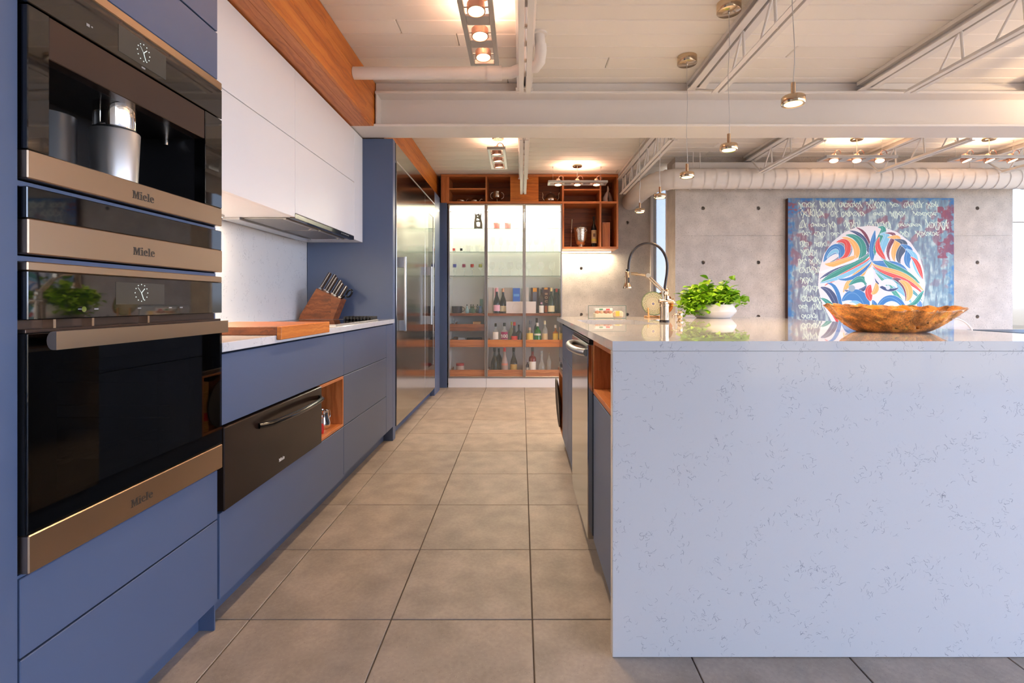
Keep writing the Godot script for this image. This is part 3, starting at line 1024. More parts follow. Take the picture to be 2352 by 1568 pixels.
func build_wall_cupboards() -> void:
	var y0 := 1.467
	var ym := 1.866
	var y1 := 2.232
	var u0 := 1.588
	var us := 2.619
	var ue := 3.546
	var u3 := 3.728
	var t := thing("wall_cupboard", "white wall cupboard with flush doors above the cutting board", "cupboard", Vector3(-1.38, y0, -(u0 + us) / 2))
	part(t, "carcass", mb().lim(XW, XU - 0.022, y0 + 0.012, y1, u0, us - 0.001), M.white)
	part(t, "underside", mb().lim(XW, XU - 0.0205, y0, y0 + 0.0118, u0, us - 0.001, 0.001), M.white)
	for q in [[y0, ym - 0.0015], [ym + 0.0015, y1]]:
		part(t, "door", mb().lim(XU - 0.02, XU, q[0], q[1], u0 + 0.002, us - 0.0015, 0.0012), M.white)
	var s := thing("wall_cupboard", "white wall cupboard with flush doors above the cooker hood", "cupboard", Vector3(-1.38, y0, -(us + u3) / 2))
	part(s, "carcass", mb().lim(XW, XU - 0.022, y0 + 0.06, y1, us, u3), M.white)
	for q in [[y0 + 0.022, ym - 0.0015], [ym + 0.0015, y1]]:
		part(s, "door", mb().lim(XU - 0.02, XU, q[0], q[1], us + 0.0015, ue - 0.0015, 0.0012), M.white)
	part(s, "end_panel", mb().lim(XW, XU, y0 - 0.002, y1, ue + 0.001, u3, 0.0012), M.white)
	# slim hood under the second cupboard
	var h := thing("cooker_hood", "slim steel cooker hood built under the white cupboards", "hood", Vector3(-1.38, y0, -(us + ue) / 2))
	part(h, "body", mb().lim(XW + 0.03, XU - 0.03, y0 + 0.002, y0 + 0.058, us + 0.003, ue - 0.002, 0.002), M.alu_frame)
	for q in [[us + 0.03, 3.07], [3.10, ue - 0.03]]:
		var fl := part(h, "filter", mb().lim(XW + 0.13, XU - 0.06, y0 - 0.004, y0 + 0.002, q[0], q[1], 0.001), M.filter)
		part(fl, "filter_rail", mb().lim(XU - 0.075, XU - 0.062, y0 - 0.007, y0 - 0.003, q[0], q[1], 0.001), M.alu)
		part(fl, "latch", mb().box(Vector3(XU - 0.09, y0 - 0.006, -(q[1] - 0.04)), Vector3(0.02, 0.006, 0.012), 0.001), M.chrome)
	part(h, "front_lip", mb().lim(XU - 0.03, XU - 0.002, y0 - 0.006, y0 + 0.02, us + 0.003, ue - 0.002, 0.002, 2), M.black_gloss)
	var bt := mb()
	for k in 7:
		bt.box(Vector3(XU - 0.0016, y0 + 0.009, -(3.30 + 0.022 * k)), Vector3(0.001, 0.006, 0.006))
	part(h, "buttons", bt, M.logo_light)
	part(h, "rear_rail", mb().lim(XW + 0.03, XW + 0.12, y0 - 0.012, y0 + 0.002, us + 0.003, ue - 0.03, 0.002), M.alu)
	# LED profile under the first cupboard
	var l := thing("undercabinet_light", "thin warm LED profile under the white wall cupboard", "light", Vector3(XW + 0.08, y0, -2.1))
	part(l, "profile", mb().lim(XW + 0.05, XW + 0.08, y0 - 0.012, y0, 1.64, 2.56, 0.001), M.alu)
	part(l, "led_strip", mb().lim(XW + 0.054, XW + 0.076, y0 - 0.0145, y0 - 0.0121, 1.65, 2.55), M.led_soft)
	var al := AreaLight3D.new()
	al.name = "led_glow"
	al.area_size = Vector2(0.024, 0.9)
	al.light_color = rgb8(255, 232, 196)
	al.light_energy = E_UNDER
	al.shadow_enabled = true
	l.add_child(al)
	al.position = Vector3(XW + 0.065, y0 - 0.016, -2.1) - l.position
	al.rotation = Vector3(-PI / 2, 0, 0)

func build_fridges() -> void:
	var p0 := 3.73
	var p1 := 3.80
	var q0 := 3.815
	var q1 := 4.94
	var q2 := 5.50
	var q3 := 5.86
	var yt := 2.232
	var t := thing("fridge_housing", "blue-grey tall housing panels round the steel refrigerators", "cabinet", Vector3(-1.27, 0, -4.8))
	part(t, "side_panel", mb().lim(XW, XF, 0.0, yt, p0, p1, 0.002), M.blue)
	part(t, "side_panel", mb().lim(XW, XF, 0.0, yt, q2 + 0.01, q3, 0.002), M.blue)
	part(t, "toe_kick", mb().lim(XW, XF - 0.05, 0.0, 0.085, p1, q2 + 0.01), M.blue)
	part(t, "filler_panel", mb().lim(XF - 0.1, wx(1028, ZB) - 0.004, 0.0, 2.205, ZB - 0.03, ZB - 0.008, 0.001), M.blue)
	# two built-in appliances
	var f := thing("refrigerator", "built-in stainless steel refrigerator with long upright bar handle", "refrigerator", Vector3(-1.2, 0.085, -(q0 + q1) / 2))
	part(f, "cabinet_body", mb().lim(XW + 0.02, XF - 0.025, 0.086, yt - 0.002, q0, q1 - 0.001), M.black)
	part(f, "door", mb().lim(XF - 0.024, XF + 0.006, 0.088, 2.078, q0 + 0.001, q1 - 0.002, 0.002, 1), M.fridge_steel)
	part(f, "grille", mb().lim(XF - 0.024, XF + 0.002, 2.094, yt - 0.003, q0 + 0.001, q2 - 0.001, 0.002, 2), M.fridge_steel)
	part(f, "trim_strip", mb().lim(XF - 0.024, XF + 0.008, 2.0805, 2.0925, q0 + 0.001, q2 - 0.001, 0.001, 2), M.alu)
	upright_handle(f, 3.89)
	var w := thing("wine_cooler", "tall steel framed wine cooler with dark glass door", "wine cooler", Vector3(-1.2, 0.085, -(q1 + q2) / 2))
	part(w, "cabinet_body", mb().lim(XW + 0.02, XF - 0.025, 0.086, 2.079, q1 + 0.001, q2), M.black)
	var g0 := q1 + 0.17
	var g1 := q2 - 0.09
	part(w, "door_frame", mb().lim(XF - 0.024, XF + 0.006, 0.088, 2.078, q1 + 0.002, g0, 0.002, 1).lim(XF - 0.024, XF + 0.006, 0.088, 2.078, g1, q2 - 0.001, 0.002, 1).lim(XF - 0.024, XF + 0.006, 0.088, 0.36, g0, g1).lim(XF - 0.024, XF + 0.006, 1.93, 2.078, g0, g1), M.fridge_steel)
	part(w, "door_glass", mb().lim(XF - 0.02, XF + 0.002, 0.36, 1.93, g0, g1), M.black_glass)
	upright_handle(w, 5.01)

func upright_handle(t: Node3D, d: float) -> void:
	var x := XF + 0.052
	var h := part(t, "handle", mb().lim(x - 0.006, x + 0.012, 0.80, 1.375, d - 0.014, d + 0.014, 0.003, 1), M.steel_cool)
	for y in [0.845, 1.33]:
		part(h, "handle_bracket", mb().lim(XF + 0.006, x - 0.006, y - 0.04, y + 0.04, d - 0.012, d + 0.012, 0.002), M.steel_cool)

# ------------------------------------------------------------------ island
func build_island() -> void:
	var xs := IX0 + 0.012      # cabinet fronts on the aisle side
	var t := thing("kitchen_island", "kitchen island cabinet block with blue-grey fronts facing the aisle", "island", Vector3((IX0 + IX1) / 2, 0, -(IZ0 + IZ1) / 2))
	var zi := IZ0 + 0.031
	var e1 := 1.945
	var e2 := 2.545
	var e3 := 2.985
	var e4 := 3.40
	var e5 := IZ1 - 0.035
	part(t, "back_carcass", mb().lim(0.62, IX1 - 0.25, 0.0, 0.64, zi, e5), M.blue)
	part(t, "plinth", mb().lim(xs + 0.05, 0.62, 0.0, 0.115, zi, e5), M.blue)
	part(t, "seat_side_panel", mb().lim(IX1 - 0.25, IX1 - 0.23, 0.0, ITOP - 0.03, zi, e5), M.blue)
	# near compartment: open wood niche with an inner drawer, door below
	var ny := 0.697
	var dn := part(t, "door", mb().lim(xs, xs + 0.02, 0.118, ny - 0.024, zi + 0.003, e1 - 0.012, 0.0015), M.blue)
	var nb := part(t, "niche_box", mb().lim(xs, 0.6, ny - 0.02, ny, zi, e1 - 0.01, 0.001, 2), M.cherry)
	part(nb, "niche_top", mb().lim(xs, 0.6, 0.866, 0.884, zi, e1 - 0.01, 0.001, 2), M.cherry)
	part(nb, "niche_side", mb().lim(xs, 0.6, ny, 0.866, zi, zi + 0.014, 0.001, 1), M.cherry)
	part(nb, "niche_side", mb().lim(xs, 0.6, ny, 0.866, e1 - 0.024, e1 - 0.01, 0.001, 1), M.cherry)
	part(nb, "niche_back", mb().lim(0.59, 0.6, ny, 0.866, zi, e1 - 0.01, 0.0, 2), M.walnut)
	part(nb, "inner_drawer", mb().lim(xs + 0.10, xs + 0.118, ny + 0.008, ny + 0.098, zi + 0.016, e1 - 0.05, 0.001, 2), M.cherry)
	part(t, "side_divider", mb().lim(xs + 0.03, 0.6, 0.118, 0.884, e1 - 0.008, e1 + 0.0), M.black)
	# cabinets beyond the dishwasher
	part(t, "drawer", mb().lim(xs, xs + 0.02, 0.665, 0.872, e2 + 0.006, e4 - 0.004, 0.0015), M.blue)
	part(t, "door", mb().lim(xs, xs + 0.02, 0.118, 0.661, e2 + 0.006, e3 - 0.0015, 0.0015), M.blue)
	part(t, "door", mb().lim(xs, xs + 0.02, 0.118, 0.661, e3 + 0.0015, e4 - 0.004, 0.0015), M.blue)
	part(t, "carcass", mb().lim(xs + 0.021, 0.33, 0.118, 0.872, e2 + 0.01, e4 - 0.002), M.blue)
	# far compartment: open wood box under the black glass appliance
	var ob := part(t, "open_box", mb().lim(xs, 0.6, 0.118, 0.136, e4, e5, 0.001, 2), M.cherry)
	part(ob, "box_top", mb().lim(xs, 0.6, 0.512, 0.526, e4, e5, 0.001, 2), M.cherry)
	part(ob, "box_side", mb().lim(xs, 0.6, 0.136, 0.512, e4, e4 + 0.014, 0.001, 1), M.cherry)
	part(ob, "box_side", mb().lim(xs, 0.6, 0.136, 0.512, e5 - 0.014, e5, 0.001, 1), M.cherry)
	part(ob, "box_back", mb().lim(0.59, 0.6, 0.136, 0.512, e4, e5, 0.0, 1), M.walnut)
	var mw := thing("microwave", "black glass built-in microwave at the far end of the island", "microwave", Vector3(0.4, 0.528, -(e4 + e5) / 2))
	part(mw, "body", mb().lim(xs + 0.012, 0.6, 0.53, 0.882, e4 + 0.004, e5 - 0.004), M.black)
	part(mw, "door", mb().lim(xs + 0.002, xs + 0.011, 0.56, 0.882, e4 + 0.004, e5 - 0.004, 0.001), M.black_glass)
	part(mw, "steel_trim", mb().lim(xs, xs + 0.011, 0.53, 0.556, e4 + 0.004, e5 - 0.004, 0.001, 2), M.steel)
	# dishwasher
	var dx := IX0 - 0.008
	var dw := thing("dishwasher", "stainless steel dishwasher with curved handle in the island", "dishwasher", Vector3(0.5, 0.11, -(e1 + e2) / 2))
	part(dw, "door", mb().lim(dx, dx + 0.028, 0.112, 0.864, e1 + 0.004, e2, 0.003, 2), M.fridge_steel)
	part(dw, "tub", mb().lim(dx + 0.03, 0.6, 0.112, 0.86, e1 + 0.004, e2), M.black)
	part(dw, "control_strip", mb().lim(dx + 0.006, dx + 0.03, 0.866, 0.882, e1 + 0.01, e2 - 0.006, 0.001), M.black_soft)
	var hp := []
	for k in 17:
		var s := float(k) / 16.0
		hp.append(Vector3(dx - 0.04 * pow(sin(PI * s), 0.5), 0.828, -lerpf(e1 + 0.05, e2 - 0.05, s)))
	var hn := part(dw, "handle", mb().tube(hp, 0.0145, 14), M.steel_cool)
	# stone: worktop with the sink cut out, and the end panel that runs down to the floor
	var ct := CSGBox3D.new()
	ct.name = "slab"
	ct.size = Vector3(IX1 - IX0, 0.028, IZ1 - IZ0 - 0.0005)
	var cc := Vector3((IX0 + IX1) / 2, ITOP - 0.014, -(IZ0 + IZ1) / 2)
	ct.material = M.quartz_top
	var hole := CSGPolygon3D.new()
	hole.name = "sink_cutout"
	hole.operation = CSGShape3D.OPERATION_SUBTRACTION
	hole.polygon = rounded(SX0, SX1, SZ0, SZ1, 0.05, cc)
	hole.depth = 0.2
	hole.rotation.x = -PI / 2
	hole.position.y = 0.1
	hole.material = M.quartz
	ct.add_child(hole)
	var isl := thing("island_worktop", "polished white quartz top of the island with an undermount sink", "worktop", Vector3(cc.x, ITOP - 0.028, cc.z))
	ct.position = cc - isl.position
	isl.add_child(ct)
	var wf := thing("waterfall_panel", "white speckled quartz end panel of the island reaching the floor", "panel", Vector3(cc.x, 0, -IZ0 - 0.015))
	part(wf, "slab", mb().lim(IX0, IX1, 0.001, ITOP - 0.0288, IZ0, IZ0 + 0.03, 0.0012), M.quartz)
	# sink bowl
	var sk := thing("sink", "steel undermount sink set into the island top", "sink", Vector3((SX0 + SX1) / 2, 0.70, -(SZ0 + SZ1) / 2))
	var b := mb()
	var y0 := 0.70
	var y1 := ITOP - 0.029
	b.lim(SX0 - 0.004, SX1 + 0.004, y0 - 0.004, y0, SZ0 - 0.004, SZ1 + 0.004)
	b.lim(SX0 - 0.004, SX0 - 0.001, y0, y1, SZ0 - 0.004, SZ1 + 0.004)
	b.lim(SX1 + 0.001, SX1 + 0.004, y0, y1, SZ0 - 0.004, SZ1 + 0.004)
	b.lim(SX0, SX1, y0, y1, SZ0 - 0.004, SZ0 - 0.001)
	b.lim(SX0, SX1, y0, y1, SZ1 + 0.001, SZ1 + 0.004)
	part(sk, "bowl", b, M.steel_cool)
	part(sk, "drain", mb().lathe([Vector2(0.04, 0.0), Vector2(0.04, 0.004), Vector2(0.02, 0.002), Vector2(0, 0.002)], Vector3((SX0 + SX1) / 2, y0, -(SZ0 + SZ1) / 2), 20), M.chrome)

const SX0 := 0.34
const SX1 := 0.70
const SZ0 := 2.52
const SZ1 := 3.14

func rounded(x0: float, x1: float, d0: float, d1: float, r: float, c: Vector3) -> PackedVector2Array:
	# polygon in the x/y plane of a shape that is laid flat: y of the polygon is depth
	var out := PackedVector2Array()
	for q in [[x1 - r, d1 - r, 0.0], [x0 + r, d1 - r, PI / 2], [x0 + r, d0 + r, PI], [x1 - r, d0 + r, PI * 1.5]]:
		for k in 6:
			var f: float = q[2] + PI / 2 * k / 5.0
			out.append(Vector2(q[0] + cos(f) * r - c.x, q[1] + sin(f) * r + c.z))
	return out

# ------------------------------------------------------------------ far wall
const PB := 6.37   # inner back of the cabinets on the far wall

func area_light(parent: Node3D, called: String, at: Vector3, size: Vector2, rot: Vector3, c: Color, e: float) -> void:
	var al := AreaLight3D.new()
	al.name = called
	al.area_size = size
	al.light_color = c
	al.light_energy = e
	al.shadow_enabled = true
	parent.add_child(al, true)
	al.position = at - parent.position
	al.rotation = rot

func tray(t: Node3D, x0: float, x1: float, y0: float, y1: float, m: Material) -> void:
	var o := part(t, "tray", mb().lim(x0, x1, y0, y1, ZB + 0.022, ZB + 0.036, 0.0015, 0), m)
	part(o, "tray_side", mb().lim(x0, x0 + 0.012, y0, y1, ZB + 0.036, PB - 0.02, 0.001, 2), m)
	part(o, "tray_side", mb().lim(x1 - 0.012, x1, y0, y1, ZB + 0.036, PB - 0.02, 0.001, 2), m)
	part(o, "tray_bottom", mb().lim(x0 + 0.012, x1 - 0.012, y0, y0 + 0.01, ZB + 0.036, PB - 0.02, 0.0, 0), m)

func glass_door(t: Node3D, x0: float, x1: float, y0: float, y1: float, hinge_left: bool) -> void:
	var w := 0.017
	var o := part(t, "door", mb().lim(x0, x0 + w, y0, y1, ZB - 0.012, ZB + 0.006, 0.0015), M.alu_frame)
	part(o, "door_stile", mb().lim(x1 - w, x1, y0, y1, ZB - 0.012, ZB + 0.006, 0.0015), M.alu_frame)
	part(o, "door_rail", mb().lim(x0 + w, x1 - w, y0, y0 + w, ZB - 0.012, ZB + 0.006, 0.0015), M.alu_frame)
	part(o, "door_rail", mb().lim(x0 + w, x1 - w, y1 - w, y1, ZB - 0.012, ZB + 0.006, 0.0015), M.alu_frame)
	part(o, "pane", mb().lim(x0 + w, x1 - w, y0 + w, y1 - w, ZB - 0.005, ZB - 0.001), M.clear)
	for y in [y0 + 0.1, y1 - 0.09, (y0 + y1) / 2 + 0.15]:
		var x := x0 + w + 0.008 if hinge_left else x1 - w - 0.008
		part(o, "hinge", mb().box(Vector3(x, y, -(ZB + 0.012)), Vector3(0.018, 0.012, 0.012), 0.002), M.alu)

func build_far_cabinets() -> void:
	var yb := 0.114
	var yt := 2.198
	var xa := wx(1029.5, ZB)
	var xm := wx(1116.5, ZB)
	var xc := wx(1204, ZB)
	var xd := wx(1291, ZB)
	var n := 0
	for c in [[xa, xm - 0.001], [xm + 0.001, xd]]:
		var x0: float = c[0]
		var x1: float = c[1]
		var t := thing("glass_cabinet", ["lit glass door display cabinet with three wooden trays, next to the dark blue panel", "wide lit two door glass display cabinet holding the bottles"][n], "cabinet", Vector3((x0 + x1) / 2, 0, -ZB - 0.17))
		part(t, "plinth", mb().lim(x0, x1, 0.0, yb - 0.002, ZB - 0.004, PB, 0.001), M.white)
		part(t, "back_panel", mb().lim(x0, x1, yb, yt, PB, PB + 0.018), M.white_in)
		part(t, "side_panel", mb().lim(x0, x0 + 0.012, yb, yt, ZB + 0.008, PB), M.white_in)
		part(t, "side_panel", mb().lim(x1 - 0.012, x1, yb, yt, ZB + 0.008, PB), M.white_in)
		part(t, "top_panel", mb().lim(x0 + 0.012, x1 - 0.012, yt - 0.014, yt, ZB + 0.008, PB), M.white_in)
		part(t, "bottom_panel", mb().lim(x0 + 0.012, x1 - 0.012, yb, yb + 0.012, ZB + 0.008, PB), M.white_in)
		var cells := [[x0 + 0.013, x1 - 0.013]] if n == 0 else [[x0 + 0.013, xc - 0.001], [xc + 0.001, x1 - 0.013]]
		for y in [524, 578, 633]:
			var yy := wy(y, ZB + 0.03)
			var gs := part(t, "glass_shelf", mb().lim(x0 + 0.013, x1 - 0.013, yy - 0.006, yy, ZB + 0.032, PB - 0.004), M.shelf_glass)
			part(gs, "shelf_edge", mb().lim(x0 + 0.013, x1 - 0.013, yy - 0.0058, yy - 0.0002, ZB + 0.0305, ZB + 0.032), M.glass_edge)
		part(t, "wood_shelf", mb().lim(x0 + 0.0125, x1 - 0.0125, SHELF_Y - 0.03, SHELF_Y, ZB + 0.026, PB - 0.001, 0.0015, 0), M.walnut)
		if n == 0:
			tray(t, x0 + 0.016, x1 - 0.016, wy(760, ZB + 0.03), wy(744, ZB + 0.03), M.walnut)
		for k in cells.size():
			tray(t, cells[k][0] + 0.004, cells[k][1] - 0.004, TRAY_Y, wy(780, ZB + 0.03), M.cherry if n == 0 else M.teak)
			tray(t, cells[k][0] + 0.004, cells[k][1] - 0.004, BASE_Y, wy(849, ZB + 0.03), M.cherry)
		if n == 0:
			glass_door(t, x0 + 0.001, x1 - 0.001, yb + 0.002, yt - 0.002, true)
		else:
			glass_door(t, x0 + 0.001, xc - 0.0008, yb + 0.002, yt - 0.002, true)
			glass_door(t, xc + 0.0008, x1 - 0.001, yb + 0.002, yt - 0.002, false)
		# LED profile inside the top
		part(t, "led_profile", mb().lim(x0 + 0.014, x1 - 0.014, yt - 0.034, yt - 0.016, PB - 0.075, PB - 0.05, 0.001), M.led)
		area_light(t, "led_glow", Vector3((x0 + x1) / 2, yt - 0.037, -(PB - 0.062)), Vector2(x1 - x0 - 0.03, 0.024), Vector3(-PI / 2, 0, 0), rgb8(255, 240, 214), E_CABINET * (x1 - x0))
		n += 1
	build_shelf_unit(xd)

func build_shelf_unit(xd: float) -> void:
	var X := func(px: float) -> float: return wx(px, ZB)
	var Y := func(py: float) -> float: return wy(py, ZB)
	var d0 := ZB - 0.006
	var d1 := PB
	var t := thing("shelf_unit", "open reddish-brown wooden shelf unit over the glass cabinets", "shelf unit", Vector3(0.1, 1.63, -6.2))
	var xl: float = X.call(1013)
	var xr: float = X.call(1420)
	var yt := CEIL - 0.004
	var y1: float = Y.call(406)
	var y0: float = Y.call(462.5)
	var yb: float = Y.call(467.5)
	part(t, "top_board", mb().lim(xl, xr, y1, yt, d0, d1, 0.001, 0), M.cherry)
	part(t, "bottom_board", mb().lim(xl, xr, yb, y0, d0, d1, 0.001, 0), M.cherry)
	part(t, "back_board", mb().lim(xl, xr, y0, y1, d1, d1 + 0.016, 0.0, 0), M.walnut)
	for q in [[1013, 1032], [1115, 1119], [1291, 1295], [1377, 1381], [1416, 1420]]:
		part(t, "upright", mb().lim(X.call(q[0]), X.call(q[1]), y0, y1, d0, d1, 0.001, 1), M.cherry)
	part(t, "front_panel", mb().lim(X.call(1172), X.call(1237), y0, y1, d0, d0 + 0.3, 0.001, 0), M.teak)
	for q in [[1032, 1115, 433.5], [1295, 1377, 435.5]]:
		part(t, "shelf_board", mb().lim(X.call(q[0]), X.call(q[1]), Y.call(q[2] + 1.6), Y.call(q[2] - 1.6), d0 + 0.004, d1, 0.001, 0), M.cherry)
	# lower box at the right
	var bb: float = Y.call(566.5)
	var bu: float = Y.call(571)
	for q in [[1291.5, 1295.5], [1377, 1381], [1416, 1420]]:
		part(t, "upright", mb().lim(X.call(q[0]), X.call(q[1]), bb, yb, d0, d1, 0.001, 1), M.cherry)
	part(t, "bottom_board", mb().lim(X.call(1291.5), xr, bu, bb, d0, d1, 0.001, 0), M.cherry)
	part(t, "back_board", mb().lim(X.call(1291.5), xr, bb, yb, d1, d1 + 0.016, 0.0, 0), M.walnut)
	# LED profile under the box, at the wall
	var l := thing("shelf_light", "bright LED profile under the wooden shelf box on the concrete wall", "light", Vector3(X.call(1350), bu, -6.3))
	var lx0: float = xd + 0.006
	var lx1 := wx(1404, 6.3)
	part(l, "profile", mb().lim(lx0, lx1, bu - 0.008, bu, 6.30, 6.335, 0.001), M.alu)
	part(l, "led_strip", mb().lim(lx0 + 0.002, lx1 - 0.002, bu - 0.02, bu - 0.0085, 6.303, 6.332, 0.002), M.led)
	area_light(l, "led_glow", Vector3((lx0 + lx1) / 2, bu - 0.023, -6.318), Vector2(lx1 - lx0, 0.03), Vector3(-PI / 2, 0, 0), rgb8(255, 236, 200), E_SHELF)

const SHELF_Y := 0.886
const TRAY_Y := 0.482
const BASE_Y := 0.127

# ------------------------------------------------------------------ painting
func build_painting() -> void:
	var zf := 5.285
	var x0 := wx(1810, zf)
	var x1 := wx(2191, zf)
	var y1 := wy(455, zf)
	var y0 := y1 - (x1 - x0)
	var t := thing("painting", "large square painting of a colourful swirling face on the concrete wall", "painting", Vector3((x0 + x1) / 2, y0, -ZR))
	var q := MB.new()
	q.quad(Vector3(x0, y1, -zf), Vector3(x1, y1, -zf), Vector3(x1, y0, -zf), Vector3(x0, y0, -zf), Vector3(0, 0, 1), Vector2(0, 0), Vector2(1, 0), Vector2(1, 1), Vector2(0, 1))
	var m := mat(Color.WHITE, 0.55)
	m.albedo_texture = painting_texture()
	m.texture_repeat = false
	part(t, "stretcher", mb().lim(x0, x1, y0, y1, zf + 0.0005, ZR - 0.002), mat(rgb8(92, 62, 58), 0.7))
	part(t, "canvas", q, m)

func ribbon(im: Image, pts: Array, w: float, c: Color, rim := 1.6, rimc := Color(0.93, 0.93, 0.95)) -> void:
	# pts: four control points (0..1), width w at the middle, tapering to both ends
	var s := float(im.get_width())
	for pass_ in 2:
		var steps := 150
		for k in steps + 1:
			var t := float(k) / steps
			var a: Vector2 = pts[0]
			var b: Vector2 = pts[1]
			var cc: Vector2 = pts[2]
			var d: Vector2 = pts[3]
			var p := a.bezier_interpolate(b, cc, d, t) * s
			var r := w * s * pow(sin(PI * clampf(t * 0.96 + 0.02, 0.0, 1.0)), 0.75)
			if pass_ == 0:
				r += rim
			var col := rimc if pass_ == 0 else c
			var ri := int(ceil(r))
			for dy in range(-ri, ri + 1):
				var hw := sqrt(maxf(0.0, r * r - dy * dy))
				if hw > 0.2:
					im.fill_rect(Rect2i(int(p.x - hw), int(p.y) + dy, maxi(1, int(2 * hw)), 1), col)
		# an inner lighter line, as the painter leaves between strokes
		if pass_ == 1 and w > 0.012:
			for k in steps + 1:
				var t := float(k) / steps
				var p: Vector2 = (pts[0] as Vector2).bezier_interpolate(pts[1], pts[2], pts[3], t) * s
				var o := w * s * 0.45 * sin(PI * t)
				im.fill_rect(Rect2i(int(p.x - o), int(p.y - o), 2, 2), c.lerp(Color.WHITE, 0.35))

func V(x: float, y: float) -> Vector2: return Vector2((x - 1810.0) / 381.0, (y - 455.0) / 381.0)

func painting_texture() -> ImageTexture:
	var s := 768
	var ga := grey(61, 0.010, s, 4)
	var gb := grey(62, 0.022, s, 3)
	var gs := grey(63, 0.05, s, 3)
	var out := PackedByteArray()
	out.resize(s * s * 3)
	var slate := rgb8(112, 122, 144)
	var mint := rgb8(196, 216, 210)
	var maroon := rgb8(128, 66, 84)
	var blue := rgb8(34, 104, 172)
	var teal := rgb8(112, 160, 180)
	for y in s:
		for x in s:
			var i := y * s + x
			var u := float(x) / s
			var v := float(y) / s
			var vs := gs[posmod(y / 5, s) * s + x] / 255.0      # vertical drags
			var a := ga[i] / 255.0
			var b := gb[i] / 255.0
			var c := slate.lerp(teal, clampf(u * 1.1 - 0.15 + (a - 0.5), 0, 1) * 0.7)
			c = c.lerp(mint, clampf((vs - 0.46) * 2.2 * (0.3 + b) + (b - 0.5) * 0.8, 0, 0.8))
			c = c.lerp(rgb8(84, 86, 104), clampf((0.42 - vs) * 2.0, 0, 0.5))
			c = c.lerp(maroon, clampf((a - 0.57) * 5.0, 0, 0.6) * clampf(1.2 - v * 2.0 + absf(u - 0.5) * 0.8, 0, 1))
			var edge := minf(u, 1.0 - u)
			edge = minf(edge, v * 1.6)
			c = c.lerp(blue, clampf((0.03 + (b - 0.5) * 0.1 - edge) * 22.0, 0, 0.9))
			if v < 0.2 and u < 0.16:
				c = c.lerp(maroon if int(v * 90 + b * 6) % 3 == 0 else blue, clampf((0.14 - u) * 8.0, 0, 0.7) * clampf((a - 0.3) * 3.0, 0, 1))
			if u > 0.9 and v < 0.36 and v > 0.05:
				c = c.lerp(rgb8(126, 46, 70), clampf((b - 0.42) * 6.0, 0, 0.8))
			out[i * 3] = clampi(int(c.r * 255), 0, 255)
			out[i * 3 + 1] = clampi(int(c.g * 255), 0, 255)
			out[i * 3 + 2] = clampi(int(c.b * 255), 0, 255)
	var im := Image.create_from_data(s, s, false, Image.FORMAT_RGB8, out)
	# lines of loose pale brush script
	var r := RandomNumberGenerator.new()
	r.seed = 77
	var pale := rgb8(222, 240, 220)
	for row in 15:
		var yy := 0.045 + row * 0.056 + r.randf_range(-0.008, 0.008)
		var x := 0.06 + r.randf_range(0.0, 0.03)
		var x_end := 0.9 if row < 4 else (0.5 - sqrt(maxf(0.0, 0.118 - pow(yy - 0.5, 2)))) - 0.02
		while x < x_end:
			var letters := r.randi_range(2, 6)
			var h := r.randf_range(0.012, 0.034)
			var ph := r.randf() * TAU
			var prev := Vector2(x, yy) * s
			for k in letters * 7:
				var px := x + k * 0.0034
				var amp := h * (1.0 if r.randf() < 0.8 else 1.8)
				var p := Vector2(px + 0.006 * sin(k * 1.9 + ph), yy + amp * sin(k * 1.25 + ph) * 0.6) * s
				var st := int(maxf(1.0, prev.distance_to(p)))
				for q in st + 1:
					var z := prev.lerp(p, float(q) / st)
					im.fill_rect(Rect2i(int(z.x), int(z.y), 3, 2), pale.lerp(im.get_pixel(clampi(int(z.x), 0, s - 1), clampi(int(z.y), 0, s - 1)), 0.25))
				prev = p
			# drips under some words
			if r.randf() < 0.75:
				for q in r.randi_range(4, 14):
					var dx := x + r.randf() * letters * 0.024
					var l := r.randf_range(0.01, 0.05)
					im.fill_rect(Rect2i(int(dx * s), int(yy * s), 1, int(l * s)), pale.lerp(slate, 0.45))
			x += letters * 0.024 + r.randf_range(0.012, 0.05)
	# the head: outline in photo pixels, filled off-white
	var head := PackedVector2Array()
	for q in [[1998, 518], [2030, 521], [2062, 533], [2092, 556], [2112, 585], [2122, 620], [2126, 655], [2122, 690], [2108, 725], [2085, 770], [2050, 805], [2005, 822], [1960, 806], [1930, 775], [1906, 730], [1886, 690], [1879, 655], [1882, 620], [1892, 585], [1912, 555], [1938, 534], [1968, 521]]:
		head.append(V(q[0], q[1]) * s)
	for y in s:
		var xs := []
		for i in head.size():
			var a := head[i]
			var b := head[(i + 1) % head.size()]
			if (a.y <= y) != (b.y <= y):
				xs.append(a.x + (y - a.y) / (b.y - a.y) * (b.x - a.x))
		xs.sort()
		if xs.size() >= 2:
			im.fill_rect(Rect2i(int(xs[0]), y, int(xs[1] - xs[0]), 1), rgb8(232, 228, 230))
	var RED := rgb8(216, 66, 58)
	var TEA := rgb8(34, 138, 128)
	var BLU := rgb8(44, 118, 186)
	var NAV := rgb8(38, 62, 112)
	var SKY := rgb8(126, 192, 222)
	var ORA := rgb8(240, 178, 96)
	var MAR := rgb8(112, 44, 70)
	var GRY := rgb8(120, 132, 150)
	var GRN := rgb8(64, 160, 142)
